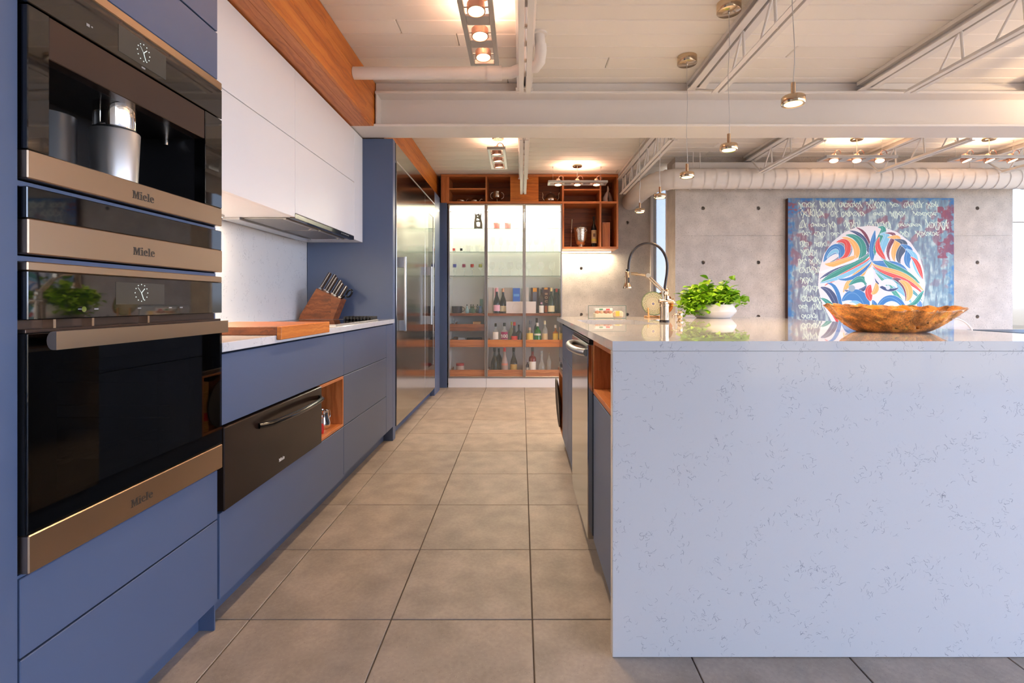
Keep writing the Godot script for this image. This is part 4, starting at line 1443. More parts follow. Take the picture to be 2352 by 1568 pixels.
	# strokes: [control points in photo pixels], half width, colour
	var strokes := [
		[1968, 523, 1990, 530, 1998, 555, 2002, 590, 0.007, MAR], [1952, 530, 1985, 535, 1996, 565, 2000, 598, 0.010, NAV],
		[1944, 540, 1985, 540, 1998, 590, 1962, 605, 0.016, TEA], [1935, 545, 1972, 552, 1978, 590, 1955, 598, 0.014, ORA],
		[1925, 560, 1955, 552, 1962, 590, 1905, 604, 0.020, GRY], [1922, 556, 1960, 540, 1954, 596, 1920, 598, 0.014, RED],
		[1893, 600, 1910, 560, 1945, 565, 1928, 592, 0.022, BLU], [1900, 592, 1912, 572, 1930, 572, 1922, 584, 0.008, SKY],
		[1896, 606, 1915, 612, 1955, 596, 1965, 588, 0.014, ORA], [1885, 625, 1915, 620, 1960, 605, 1972, 592, 0.010, rgb8(240, 236, 238)],
		[1884, 640, 1920, 612, 1960, 620, 1996, 580, 0.010, NAV], [1886, 648, 1915, 625, 1965, 615, 2000, 582, 0.014, TEA],
		[1895, 655, 1935, 630, 1970, 620, 2000, 590, 0.010, RED], [1884, 650, 1930, 640, 1975, 620, 2002, 594, 0.009, SKY],
		[1886, 660, 1910, 665, 1920, 690, 1932, 730, 0.016, NAV], [1900, 650, 1925, 650, 1930, 690, 1936, 728, 0.009, BLU],
		[1886, 685, 1905, 690, 1925, 720, 1930, 750, 0.012, TEA], [1890, 700, 1915, 715, 1925, 735, 1930, 760, 0.007, RED],
		[1938, 670, 1950, 640, 1985, 628, 2004, 600, 0.018, ORA], [1925, 640, 1955, 650, 1990, 620, 2002, 600, 0.008, BLU],
		[1950, 655, 1972, 636, 1990, 636, 1988, 655, 0.014, TEA], [1940, 666, 1965, 676, 1985, 668, 1990, 655, 0.010, NAV],
		[1935, 690, 1965, 660, 1992, 690, 1990, 720, 0.030, BLU], [1945, 700, 1965, 690, 1980, 700, 1985, 720, 0.012, SKY],
		[1935, 710, 1950, 690, 1970, 700, 1978, 718, 0.008, rgb8(240, 238, 240)],
		[2010, 530, 2004, 560, 2002, 580, 2004, 600, 0.014, BLU], [2018, 522, 2050, 518, 2005, 560, 2010, 585, 0.014, TEA],
		[2022, 538, 2060, 530, 2010, 570, 2030, 598, 0.016, SKY], [2020, 545, 2010, 570, 2022, 580, 2034, 596, 0.013, RED],
		[2034, 535, 2085, 535, 2020, 560, 2046, 600, 0.010, MAR], [2040, 545, 2090, 540, 2040, 570, 2056, 600, 0.016, ORA],
		[2056, 550, 2105, 560, 2050, 575, 2068, 606, 0.018, rgb8(58, 78, 106)], [2070, 562, 2110, 575, 2070, 590, 2090, 615, 0.018, BLU],
		[2082, 572, 2116, 590, 2090, 600, 2118, 640, 0.014, SKY], [2092, 590, 2110, 600, 2112, 620, 2120, 640, 0.010, RED],
		[2004, 600, 2030, 612, 2060, 600, 2084, 622, 0.016, BLU], [2030, 596, 2050, 620, 2080, 622, 2112, 650, 0.016, TEA],
		[2004, 606, 2040, 630, 2075, 618, 2122, 668, 0.014, ORA], [2006, 610, 2040, 640, 2080, 630, 2122, 676, 0.010, RED],
		[2006, 614, 2035, 650, 2075, 640, 2118, 690, 0.012, rgb8(70, 150, 160)], [2010, 620, 2040, 660, 2070, 650, 2096, 700, 0.014, SKY],
		[2050, 640, 2075, 640, 2090, 670, 2080, 690, 0.012, MAR], [2066, 645, 2090, 650, 2096, 680, 2082, 690, 0.016, ORA],
		[2012, 626, 2040, 655, 2070, 680, 2090, 730, 0.010, GRN], [2010, 720, 2030, 670, 2070, 680, 2085, 725, 0.018, BLU],
		[2020, 722, 2035, 690, 2062, 690, 2075, 722, 0.012, rgb8(240, 238, 240)], [2030, 726, 2040, 700, 2056, 700, 2066, 724, 0.010, ORA],
		[2010, 640, 2020, 665, 2050, 672, 2064, 660, 0.007, NAV], [2016, 660, 2030, 642, 2052, 644, 2060, 660, 0.012, rgb8(228, 228, 238)],
		[2000, 655, 1992, 665, 1996, 680, 2000, 690, 0.016, RED], [2012, 650, 2016, 660, 2012, 672, 2002, 674, 0.012, ORA],
		[2004, 690, 2012, 700, 2014, 715, 2008, 730, 0.014, BLU], [2002, 615, 1996, 630, 1994, 645, 2000, 650, 0.020, rgb8(244, 240, 240)],
		[2100, 690, 2118, 690, 2116, 710, 2100, 740, 0.012, rgb8(90, 140, 200)], [2085, 700, 2108, 700, 2110, 680, 2122, 668, 0.010, TEA],
		[1925, 770, 1945, 735, 1975, 735, 1990, 765, 0.016, TEA], [1940, 780, 1955, 755, 1980, 755, 1992, 778, 0.014, ORA],
		[2015, 765, 2035, 735, 2065, 738, 2080, 770, 0.016, NAV], [2012, 780, 2030, 755, 2055, 755, 2066, 778, 0.014, SKY],
		[1965, 790, 1985, 776, 2025, 776, 2045, 790, 0.013, RED], [1968, 798, 1990, 812, 2020, 812, 2042, 798, 0.012, MAR],
		[1998, 730, 1990, 745, 1992, 760, 2002, 766, 0.012, BLU],
	]
	for st in strokes:
		var pts := [V(st[0], st[1]), V(st[2], st[3]), V(st[4], st[5]), V(st[6], st[7])]
		ribbon(im, pts, st[8] * 1.3, st[9], 1.3)
	for e in [[1957, 662, 0.020], [2040, 660, 0.014]]:
		var c := V(e[0], e[1]) * s
		for dy in range(-16, 17):
			var hw := sqrt(maxf(0.0, pow(e[2] * s, 2) - dy * dy))
			if hw > 1.0:
				im.fill_rect(Rect2i(int(c.x - hw), int(c.y) + dy, int(hw * 2), 1), rgb8(150, 172, 190) if e[0] < 2000 else rgb8(214, 220, 236))
	return tex(im)

# ------------------------------------------------------------------ dining corner
func build_dining() -> void:
	var t := thing("dining_table", "dark navy dining table beyond the island", "table", Vector3(5.1, 0, -4.3))
	part(t, "tabletop", mb().lim(4.42, 5.85, 0.715, 0.752, 3.55, 5.02, 0.004), M.navy)
	for x in [4.55, 5.7]:
		for d in [3.7, 4.88]:
			part(t, "leg", mb().lim(x - 0.03, x + 0.03, 0.0, 0.715, d - 0.03, d + 0.03, 0.003), M.navy)
	var d := 4.6
	var xc := wx(2190, d)
	var c := thing("dining_chair", "clear acrylic chair with rounded back at the navy table", "chair", Vector3(xc - 0.1, 0, -d))
	var back := PackedVector2Array()
	for k in 17:
		var f := PI * k / 16.0
		back.append(Vector2(xc + cos(f) * 0.2, 0.66 + sin(f) * 0.215))
	back.append(Vector2(xc - 0.2, 0.46))
	back.append(Vector2(xc + 0.2, 0.46))
	part(c, "backrest", mb().prism(back, d, d + 0.012), M.acrylic)
	var rim := []
	for k in 25:
		var f := PI * k / 24.0
		rim.append(Vector3(xc + cos(f) * 0.2, 0.66 + sin(f) * 0.215, -d - 0.006))
	part(c, "back_rim", mb().tube(rim, 0.007, 8), M.acrylic_rim)
	part(c, "seat", mb().lim(xc - 0.2, xc + 0.2, 0.445, 0.46, d - 0.42, d + 0.01, 0.004), M.acrylic)
	for sx in [-1, 1]:
		for dd in [d - 0.39, d - 0.02]:
			part(c, "leg", mb().rod(Vector3(xc + sx * 0.18, 0.0, -dd), Vector3(xc + sx * 0.18, 0.445, -dd), 0.012, 10), M.acrylic_rim)

# ------------------------------------------------------------------ lamps
func spot(parent: Node3D, at: Vector3, dir: Vector3, angle: float, c: Color, e: float, size := 0.03) -> void:
	var l := SpotLight3D.new()
	l.name = "beam"
	l.spot_angle = angle
	l.spot_angle_attenuation = 0.9
	l.spot_range = 14.0
	l.spot_attenuation = 2.0
	l.light_color = c
	l.light_energy = e
	l.light_size = size
	l.shadow_enabled = true
	parent.add_child(l, true)
	l.transform = Transform3D(Basis.looking_at(dir, Vector3(0.1, 0.2, 1.0).normalized()), at - parent.position)

func omni(parent: Node3D, called: String, at: Vector3, c: Color, e: float, size: float) -> void:
	var l := OmniLight3D.new()
	l.name = called
	l.light_color = c
	l.light_energy = e
	l.light_size = size
	l.omni_range = 12.0
	l.omni_attenuation = 2.0
	l.shadow_enabled = true
	parent.add_child(l, true)
	l.position = at - parent.position

# three gimbal lamps in a slim rectangular frame; along: 0 = along the room, 1 = across
func gimbal_fixture(label: String, c: Vector3, across: bool, tilt: Array, tone: Color) -> void:
	var t := thing("track_light", label, "light", c, "three lamp ceiling fixtures")
	var b := Basis.from_euler(Vector3(0, PI / 2 if across else 0.0, 0))
	var xf := Transform3D(b, c)
	var M3 := func() -> MB:
		var q := MB.new()
		q.xf = xf
		return q
	var L := 0.66
	var W := 0.158
	for s in [-1.0, 1.0]:
		part(t, "side_rail", M3.call().box(Vector3(s * (W / 2 - 0.012), 0.012, 0), Vector3(0.024, 0.024, L), 0.0015), M.alu)
		part(t, "end_plate", M3.call().box(Vector3(0, 0.012, s * (L / 2 - 0.012)), Vector3(W - 0.05, 0.024, 0.024), 0.0015), M.alu)
		part(t, "middle_plate", M3.call().box(Vector3(0, 0.014, s * 0.1075), Vector3(W - 0.05, 0.014, 0.075), 0.001), M.alu)
		part(t, "suspension_wire", M3.call().rod(Vector3(0.05, 0.02, s * 0.27), Vector3(0.05, CEIL - c.y, s * 0.27), 0.0012, 5), M.alu)
		part(t, "suspension_cup", M3.call().rod(Vector3(0.05, CEIL - c.y - 0.02, s * 0.27), Vector3(0.05, CEIL - c.y, s * 0.27), 0.008, 10), M.alu)
	part(t, "stem", M3.call().rod(Vector3(0, 0.02, 0.0), Vector3(0, CEIL - c.y, 0.0), 0.004, 8), M.alu)
	part(t, "canopy", M3.call().lathe([Vector2(0, 0), Vector2(0.05, 0), Vector2(0.055, 0.006), Vector2(0.055, 0.02), Vector2(0, 0.02)], Vector3(0, CEIL - c.y - 0.0205, 0), 24), M.nickel)
	for k in 3:
		var z := -0.215 + 0.215 * k
		var dir: Vector3 = Vector3(tilt[0], -1.0, tilt[1]).normalized()
		var up := -dir
		var side := up.cross(Vector3(0, 0, 1)).normalized()
		var lb := Basis(side, up, side.cross(up))
		var lc := c + b * Vector3(0, 0.004, z)
		var q := MB.new()
		q.xf = Transform3D(lb, lc)
		q.lathe([Vector2(0.0, 0.055), Vector2(0.02, 0.055), Vector2(0.03, 0.03), Vector2(0.042, 0.02), Vector2(0.042, -0.016), Vector2(0.037, -0.016), Vector2(0.036, -0.012)], Vector3.ZERO, 24)
		var lamp := part(t, "lamp", q, M.pink_metal)
		var lens := MB.new()
		lens.xf = Transform3D(lb, lc)
		lens.lathe([Vector2(0.0, -0.0135), Vector2(0.036, -0.013)], Vector3.ZERO, 24)
		part(lamp, "lamp_lens", lens, M.lens)
		for s in [-1.0, 1.0]:
			part(lamp, "gimbal_pin", mb().rod(lc + b * Vector3(s * 0.042, 0.006, 0), lc + b * Vector3(s * 0.058, 0.006, 0), 0.004, 8), M.chrome)
		var cable := []
		for i in 7:
			var f := PI * i / 6.0
			cable.append(lc + Vector3(0.03 - cos(f) * 0.03, 0.05 + sin(f) * 0.035, 0.01))
		part(lamp, "lamp_cable", mb().tube(cable, 0.004, 6), M.pink_metal)
		spot(t, lc + dir * 0.024, dir, 58.0, rgb8(255, 222, 182), E_SPOT, 0.03)
	# light that leaks upwards past the lamp backs
	for s in [-1.0, 1.0]:
		spot(t, c + b * Vector3(0, 0.062, s * 0.1), Vector3(0, 1, 0), 84.0, tone, E_LEAK, 0.05)

func build_lights() -> void:
	var pink := rgb8(255, 196, 160)
	gimbal_fixture("grey three lamp ceiling fixture in front of the girder, beside the drain pipe", Vector3(-0.205, 2.345, -2.49), false, [0.05, 0.12], pink)
	gimbal_fixture("grey three lamp ceiling fixture beyond the girder, over the aisle near the refrigerators", Vector3(-0.22, 2.345, -4.70), false, [0.05, -0.1], pink)
	gimbal_fixture("grey three lamp ceiling fixture hanging right in front of the wooden shelf unit", Vector3(wx(1326, 5.66), 2.345, -5.66), true, [0.0, 0.15], pink)
	gimbal_fixture("grey three lamp ceiling fixture over the dining side, nearer to the pendant lamps", Vector3(wx(1968, 4.72), 2.352, -4.72), true, [-0.2, 0.3], rgb8(255, 206, 160))
	gimbal_fixture("grey three lamp ceiling fixture over the dining side, next to the tall window", Vector3(4.37, 2.352, -4.72), true, [0.2, 0.3], rgb8(255, 206, 160))
	# an uplighter on the dining side, outside the frame: it lights the ceiling and the girder from the right
	for q in [[4.7, 2.3, "uplighter floor lamp standing by the long window"]]:
		var c := Vector3(q[0], 0, -q[1])
		var u := thing("floor_lamp", "tall steel " + q[2], "lamp", c)
		part(u, "base", mb().lathe([Vector2(0, 0), Vector2(0.14, 0), Vector2(0.14, 0.015), Vector2(0.02, 0.025), Vector2(0, 0.025)], c, 28), M.alu)
		part(u, "pole", mb().rod(c + Vector3(0, 0.02, 0), c + Vector3(0, 1.72, 0), 0.012, 12), M.alu)
		part(u, "shade", mb().lathe([Vector2(0.02, 1.72), Vector2(0.12, 1.76), Vector2(0.17, 1.82), Vector2(0.165, 1.82), Vector2(0.115, 1.765), Vector2(0, 1.735)], c, 32), M.alu)
		part(u, "lamp_bulb", mb().lathe([Vector2(0, 1.736), Vector2(0.05, 1.738), Vector2(0.05, 1.755), Vector2(0, 1.757)], c, 20), M.lens)
		spot(u, c + Vector3(0, 1.775, 0), Vector3(0, 1, 0), 76.0, rgb8(255, 214, 166), E_UPLIGHT, 0.08)
	# more of the same over the dining side, outside the frame: they light the girder and the ceiling there
	gimbal_fixture("grey three lamp ceiling fixture in front of the girder, over the dining side", Vector3(3.1, 2.352, -2.0), true, [0.1, -0.2], rgb8(255, 206, 160))
	gimbal_fixture("grey three lamp ceiling fixture in front of the girder, beside the long window", Vector3(4.3, 2.352, -2.6), true, [0.1, -0.2], rgb8(255, 206, 160))
	# pendants over the island
	var n := 0
	for q in [[1822, 228, 1.98, "with its cable nearest the waterfall panel"], [1674, 333, 2.585, "second in the row from the waterfall panel"], [1578, 400, 3.15, "middle one of the row"], [1516, 449, 3.78, "last but one towards the concrete wall"], [1470, 482, 4.39, "last one towards the concrete wall"]]:
		var d: float = q[2]
		var c := P(q[0], q[1], d)
		c.y = 1.815
		var t := thing("pendant_lamp", "small nickel disc pendant lamp over the island, " + q[3], "lamp", c, "row of pendant lamps over the island")
		part(t, "shade", mb().lathe([Vector2(0.033, -0.012), Vector2(0.0415, -0.014), Vector2(0.0435, -0.010), Vector2(0.0435, 0.014), Vector2(0.040, 0.018), Vector2(0.018, 0.022), Vector2(0.010, 0.026), Vector2(0, 0.026)], c, 28), M.nickel)
		part(t, "lamp_lens", mb().lathe([Vector2(0.0, -0.0125), Vector2(0.033, -0.012)], c, 24), M.pendant_lens)
		part(t, "stem", mb().rod(c + Vector3(0, 0.024, 0), c + Vector3(0, 0.072, 0), 0.0085, 14), M.nickel)
		var cab := []
		for k in 9:
			var s := k / 8.0
			cab.append(c + Vector3(0.004 * sin(s * 9.0 + n), lerpf(0.07, CEIL - 0.045 - c.y, s), 0.003 * sin(s * 7.0)))
		cab[8] = c + Vector3(0, CEIL - 0.045 - c.y, 0)
		part(t, "cable", mb().tube(cab, 0.0017, 6), M.alu)
		part(t, "canopy", mb().lathe([Vector2(0.0, -0.046), Vector2(0.058, -0.046), Vector2(0.06, -0.044), Vector2(0.06, 0.0), Vector2(0, 0)], Vector3(c.x, CEIL, c.z), 32), M.nickel)
		part(t, "cable_grip", mb().rod(Vector3(c.x, CEIL - 0.056, c.z), Vector3(c.x, CEIL - 0.045, c.z), 0.005, 10), M.chrome)
		spot(t, c + Vector3(0, -0.02, 0), Vector3(0, -1, 0), 70.0, rgb8(255, 212, 156), E_PENDANT, 0.03)
		n += 1

# ------------------------------------------------------------------ things on the left worktop
func build_worktop_things() -> void:
	# thick board hooked over the front edge of the worktop
	var b := thing("cutting_board", "thick wooden cutting board hooked over the worktop edge", "cutting board", Vector3(-1.14, 0.90, -2.17))
	part(b, "slab", mb().lim(-1.36, -0.936, 0.9005, 0.9335, 1.93, 2.415, 0.002, 0), M.board_end)
	part(b, "front_lip", mb().lim(-0.9358, -0.918, 0.883, 0.9335, 1.93, 2.415, 0.002, 2), M.board)
	# ceramic cooktop
	var c := thing("cooktop", "black glass cooktop with thin steel frame set on the worktop", "cooktop", Vector3(-1.25, 0.90, -3.1))
	part(c, "glass", mb().lim(-1.50, -1.0, 0.9005, 0.9055, 2.70, 3.49, 0.001), M.black_glass)
	for q in [[-1.50, -1.0, 2.692, 2.70], [-1.50, -1.0, 3.49, 3.498], [-1.508, -1.50, 2.692, 3.498], [-1.0, -0.992, 2.692, 3.498]]:
		part(c, "frame_edge", mb().lim(q[0], q[1], 0.9005, 0.9065, q[2], q[3], 0.001, 2), M.alu)
	var tr := thing("trivet", "low black cast iron trivet standing on the cooktop", "trivet", Vector3(-1.09, 0.9065, -3.42))
	var g := mb()
	for k in 9:
		var x := -1.18 + 0.0225 * k
		g.lim(x - 0.006, x + 0.006, 0.907, 0.930, 3.36, 3.48, 0.003)
	part(tr, "bars", g, M.iron)
	part(tr, "cross_bars", mb().lim(-1.19, -0.994, 0.912, 0.924, 3.37, 3.382, 0.002).lim(-1.19, -0.994, 0.912, 0.924, 3.456, 3.468, 0.002), M.iron)
	build_knife_block()
	# small things in the wood-lined niche
	var y := 0.3795
	var jug := thing("milk_jug", "polished steel milk jug in the small wood-lined niche", "jug", Vector3(-1.02, y, -2.60), "steel coffee utensils in the niche")
	part(jug, "body", mb().lathe([Vector2(0, 0), Vector2(0.030, 0), Vector2(0.036, 0.012), Vector2(0.035, 0.03), Vector2(0.025, 0.07), Vector2(0.029, 0.092), Vector2(0.027, 0.092), Vector2(0.023, 0.07), Vector2(0.03, 0.03), Vector2(0, 0.006)], jug.position, 24), M.chrome)
	part(jug, "handle", mb().tube([jug.position + Vector3(0.002, 0.085, -0.024), jug.position + Vector3(0.012, 0.085, -0.05), jug.position + Vector3(0.014, 0.05, -0.055), jug.position + Vector3(0.004, 0.02, -0.036)], 0.0035, 8), M.chrome)
	var tin := thing("sugar_shaker", "polished steel shaker with round lid in the small wood-lined niche", "shaker", Vector3(-1.05, y, -2.515), "steel coffee utensils in the niche")
	part(tin, "body", mb().lathe([Vector2(0, 0), Vector2(0.028, 0), Vector2(0.03, 0.05), Vector2(0.026, 0.08)], tin.position, 24), M.chrome)
	part(tin, "lid", mb().lathe([Vector2(0.031, 0.08), Vector2(0.031, 0.09), Vector2(0.02, 0.108), Vector2(0, 0.113)], tin.position, 24), M.chrome)
	var tp := thing("tamper", "steel coffee tamper with red grip lying in the small niche", "tamper", Vector3(-0.985, y, -2.49), "steel coffee utensils in the niche")
	part(tp, "grip", mb().lathe([Vector2(0, 0), Vector2(0.009, 0), Vector2(0.011, 0.02), Vector2(0.008, 0.045), Vector2(0, 0.05)], tp.position, 16), mat(rgb8(196, 36, 28), 0.35))
	part(tp, "shaft", mb().lathe([Vector2(0.006, 0.05), Vector2(0.006, 0.075), Vector2(0.014, 0.082), Vector2(0.014, 0.092), Vector2(0, 0.092)], tp.position, 16), M.chrome)

func build_knife_block() -> void:
	var d0 := 3.53
	var d1 := 3.64
	var t := thing("knife_block", "slanted brown wooden knife block in the corner of the worktop", "knife block", Vector3(wx(724, d0), 0.90, -(d0 + d1) / 2))
	var poly := PackedVector2Array()
	for q in [[686, 733], [690, 722], [727, 662], [783, 688], [765, 733]]:
		poly.append(Vector2(wx(q[0], d0), maxf(wy(q[1], d0), 0.9005)))
	part(t, "body", mb().prism(poly, d0, d1), M.block_wood)
	var ul := (Vector2(wx(727, d0), wy(662, d0)) - Vector2(wx(690, d0), wy(722, d0))).normalized()
	var top0 := Vector2(wx(727, d0), wy(662, d0))
	var top1 := Vector2(wx(783, d0), wy(688, d0))
	var up3 := Vector3(ul.x, ul.y, 0)
	var names := ["longest knife with a grey handle", "knife second from the backsplash", "knife third from the backsplash", "knife fourth from the backsplash", "knife fifth from the backsplash", "short knife on the open side"]
	for k in 6:
		var s := 0.08 + 0.15 * k
		var p2 := top0.lerp(top1, s)
		var d := d0 + (0.03 if k % 2 == 0 else 0.055)
		var p := Vector3(p2.x, p2.y, -d)
		var kn := thing("kitchen_knife", "dark handled " + names[k] + " in the wooden knife block", "knife", p, "knives in the knife block")
		var len := [0.125, 0.125, 0.115, 0.105, 0.095, 0.085][k] as float
		var bas := Basis(Vector3(ul.y, -ul.x, 0), up3, Vector3(0, 0, 1))
		var q := MB.new()
		q.xf = Transform3D(bas, p)
		q.box(Vector3(0, len / 2 + 0.012, 0), Vector3(0.024, len, 0.02), 0.005)
		part(kn, "handle", q, M.knife_handle)
		var e := MB.new()
		e.xf = Transform3D(bas, p)
		e.box(Vector3(0.0, len / 2 + 0.012, 0.0), Vector3(0.004, len + 0.002, 0.0208))
		part(kn, "tang", e, M.chrome)
		var z := MB.new()
		z.xf = Transform3D(bas, p)
		z.box(Vector3(0, 0.005, 0), Vector3(0.022, 0.014, 0.018), 0.002)
		part(kn, "bolster", z, M.chrome)
	var sp := top0.lerp(top1, 0.93)
	var sc := thing("kitchen_scissors", "black handled scissors in the wooden knife block", "scissors", Vector3(sp.x, sp.y, -(d0 + 0.04)))
	for s in [-1.0, 1.0]:
		var loop := []
		var c := sc.position + up3 * 0.05 + Vector3(0.03 + s * 0.004, -0.004, s * 0.018)
		for i in 17:
			var f := TAU * i / 16.0
			loop.append(c + up3 * cos(f) * 0.03 + Vector3(ul.y, -ul.x, 0) * sin(f) * 0.016)
		part(sc, "finger_loop", mb().tube(loop, 0.005, 8, false), M.black_gloss)
		part(sc, "shank", mb().tube([sc.position, sc.position + up3 * 0.02 + Vector3(0.012, 0, s * 0.01)], 0.005, 8), M.black_gloss)

# ------------------------------------------------------------------ things on the island
func build_island_things() -> void:
	build_faucet()
	build_plant()
	build_burl_bowl()
	build_plates()
	build_clear_box()
	# end compartment of the island
	var by := 0.1365
	var pan := thing("round_tray", "black round tray leaning out of the open end box of the island", "tray", Vector3(0.29, by, -3.61))
	var q := MB.new()
	q.xf = Transform3D(Basis.from_euler(Vector3(0, 0.0, PI / 2 + 0.06)), Vector3(0.268, by + 0.175, -3.60))
	q.lathe([Vector2(0, 0), Vector2(0.15, 0), Vector2(0.17, 0.006), Vector2(0.172, 0.014), Vector2(0.166, 0.014), Vector2(0.15, 0.006), Vector2(0, 0.005)], Vector3.ZERO, 36)
	part(pan, "dish", q, M.black_soft)
	var roll := thing("bamboo_mat", "rolled bamboo mat with a red band in the open end box of the island", "mat", Vector3(0.31, by, -3.47))
	var rl := mb()
	for k in 22:
		rl.lathe([Vector2(0.0, 0), Vector2(0.026, 0.001), Vector2(0.027, 0.007), Vector2(0.026, 0.0145), Vector2(0, 0.0155)], roll.position + Vector3(0, 0.0155 * k, 0), 14)
	part(roll, "slats", rl, M.bamboo)
	part(roll, "red_band", mb().lathe([Vector2(0.028, 0.075), Vector2(0.031, 0.08), Vector2(0.031, 0.125), Vector2(0.028, 0.13)], roll.position, 16), mat(rgb8(206, 24, 22), 0.5))

func build_faucet() -> void:
	var d := 2.79
	var F := func(x: float, y: float) -> Vector3: return P(x, y, d)
	var b: Vector3 = F.call(1526, 740)
	b.y = ITOP
	var t := thing("kitchen_faucet", "tall brushed nickel faucet with black arched hose and jointed arm beside the sink", "faucet", b)
	part(t, "base_ring", mb().lathe([Vector2(0, 0), Vector2(0.027, 0), Vector2(0.027, 0.01), Vector2(0.025, 0.013), Vector2(0, 0.013)], b, 28), M.rubber)
	part(t, "body", mb().lathe([Vector2(0.024, 0.013), Vector2(0.0235, 0.088), Vector2(0.026, 0.09), Vector2(0.026, 0.1), Vector2(0.022, 0.103), Vector2(0.022, 0.112), Vector2(0, 0.114)], b, 32), M.nickel)
	var vy := ITOP + 0.118
	part(t, "valve_body", mb().rod(Vector3(b.x - 0.030, vy, b.z), Vector3(b.x + 0.034, vy, b.z), 0.0125, 18), M.nickel)
	part(t, "valve_cap", mb().tube([Vector3(b.x + 0.03, vy, b.z), Vector3(b.x + 0.045, vy + 0.003, b.z), Vector3(b.x + 0.052, vy - 0.012, b.z)], [0.011, 0.013, 0.010], 14), M.nickel)
	part(t, "valve_post", mb().lathe([Vector2(0.016, 0.0), Vector2(0.014, 0.02), Vector2(0.018, 0.024), Vector2(0.013, 0.03), Vector2(0.010, 0.05), Vector2(0.014, 0.055), Vector2(0.008, 0.06), Vector2(0, 0.062)], Vector3(b.x + 0.012, vy + 0.008, b.z), 20), M.nickel)
	part(t, "hose_post", mb().rod(Vector3(b.x - 0.009, vy + 0.005, b.z), Vector3(b.x - 0.009, vy + 0.07, b.z), 0.007, 12), M.nickel)
	# black hose
	var hp: Array = []
	for q in [[1526.5, 676], [1526.5, 664], [1529, 645], [1532, 625], [1532.5, 607], [1529, 590], [1521, 575], [1509, 564], [1495, 559], [1480, 559.5], [1466, 565], [1455, 575], [1448, 588], [1444.5, 604], [1443.5, 622]]:
		hp.append(F.call(q[0], q[1]))
	part(t, "hose", mb().tube(smooth_path(hp, 4), 0.0072, 12), M.rubber)
	# jointed arm of two bars
	var j: Vector3 = F.call(1487, 632.5)
	var s: Vector3 = F.call(1449, 628)
	var e: Vector3 = F.call(1529, 674)
	part(t, "arm", mb().tube([s, s.lerp(j, 0.28), s.lerp(j, 0.29), s.lerp(j, 0.38), s.lerp(j, 0.39), j], [0.0085, 0.0085, 0.0105, 0.0105, 0.0065, 0.0065], 14), M.nickel)
	for k in [-1.0, 1.0]:
		part(t, "lower_arm", mb().rod(j + Vector3(0, k * 0.007, k * 0.004), e + Vector3(0, k * 0.007, k * 0.004), 0.0052, 10), M.nickel)
	part(t, "elbow", mb().rod(j + Vector3(0, 0, 0.014), j + Vector3(0, 0, -0.014), 0.0125, 16), M.nickel)
	part(t, "arm_pivot", mb().rod(e + Vector3(0, 0, 0.014), e + Vector3(0, 0, -0.014), 0.0115, 16), M.nickel)
	# spray head
	var h: Vector3 = F.call(1440.5, 662)
	var sh := part(t, "spray_head", mb().lathe([Vector2(0.0, 0.0), Vector2(0.0235, 0.0), Vector2(0.0245, 0.004), Vector2(0.0215, 0.012), Vector2(0.0155, 0.028), Vector2(0.0135, 0.036), Vector2(0.0135, 0.068), Vector2(0.0115, 0.072), Vector2(0.0115, 0.09), Vector2(0.009, 0.094), Vector2(0, 0.094)], h, 28), M.nickel)
	part(sh, "spray_trigger", mb().box(h + Vector3(0.006, 0.045, 0.014), Vector3(0.007, 0.03, 0.006), 0.002), M.rubber)
	part(sh, "hose_nut", mb().lathe([Vector2(0.0095, 0.094), Vector2(0.0095, 0.106), Vector2(0, 0.106)], h + Vector3(0.003, 0, 0), 14), M.rubber)
	# soap dispenser
	var sb: Vector3 = P(1561.5, 741.5, 2.76)
	sb.y = ITOP
	var sd := thing("soap_dispenser", "small polished nickel soap dispenser beside the faucet", "dispenser", sb)
	part(sd, "body", mb().lathe([Vector2(0, 0), Vector2(0.018, 0), Vector2(0.018, 0.005), Vector2(0.012, 0.010), Vector2(0.010, 0.022), Vector2(0.0145, 0.027), Vector2(0.0145, 0.052), Vector2(0.012, 0.056), Vector2(0.013, 0.06), Vector2(0, 0.062)], sb, 24), M.nickel)
	part(sd, "spout", mb().tube([sb + Vector3(-0.008, 0.045, 0), sb + Vector3(-0.03, 0.043, 0), sb + Vector3(-0.038, 0.038, 0), sb + Vector3(-0.04, 0.024, 0)], [0.004, 0.004, 0.004, 0.0035], 10), M.nickel)

func smooth_path(p: Array, k: int) -> Array:
	var out := []
	for i in p.size() - 1:
		for j in k:
			out.append((p[i] as Vector3).cubic_interpolate(p[i + 1], p[maxi(i - 1, 0)], p[mini(i + 2, p.size() - 1)], float(j) / k))
	out.append(p[p.size() - 1])
	return out

func leaf_mesh(w: float, l: float, fold: float) -> ArrayMesh:
	return leaf_into(MB.new(), w, l, fold).done()

func leaf_into(m: MB, w: float, l: float, fold: float) -> MB:
	var prof := [[0.0, 0.03], [0.18, 0.62], [0.42, 1.0], [0.68, 0.8], [0.88, 0.38], [1.0, 0.0]]
	for i in prof.size() - 1:
		var a: Array = prof[i]
		var b: Array = prof[i + 1]
		for s in [-1.0, 1.0]:
			var f := func(q: Array, side: float) -> Vector3:
				var cup: float = -0.25 * q[0] * q[0] * l + absf(side) * fold * q[1] * w
				return Vector3(side * q[1] * w * 0.5, cup, -q[0] * l)
			var p0: Vector3 = f.call(a, 0.0)
			var p1: Vector3 = f.call(a, s)
			var p2: Vector3 = f.call(b, s)
			var p3: Vector3 = f.call(b, 0.0)
			var nn := (p1 - p0).cross(p3 - p0).normalized()
			if nn.y < 0.0:
				nn = -nn
			m.quad(p0, p1, p2, p3, nn)
	return m

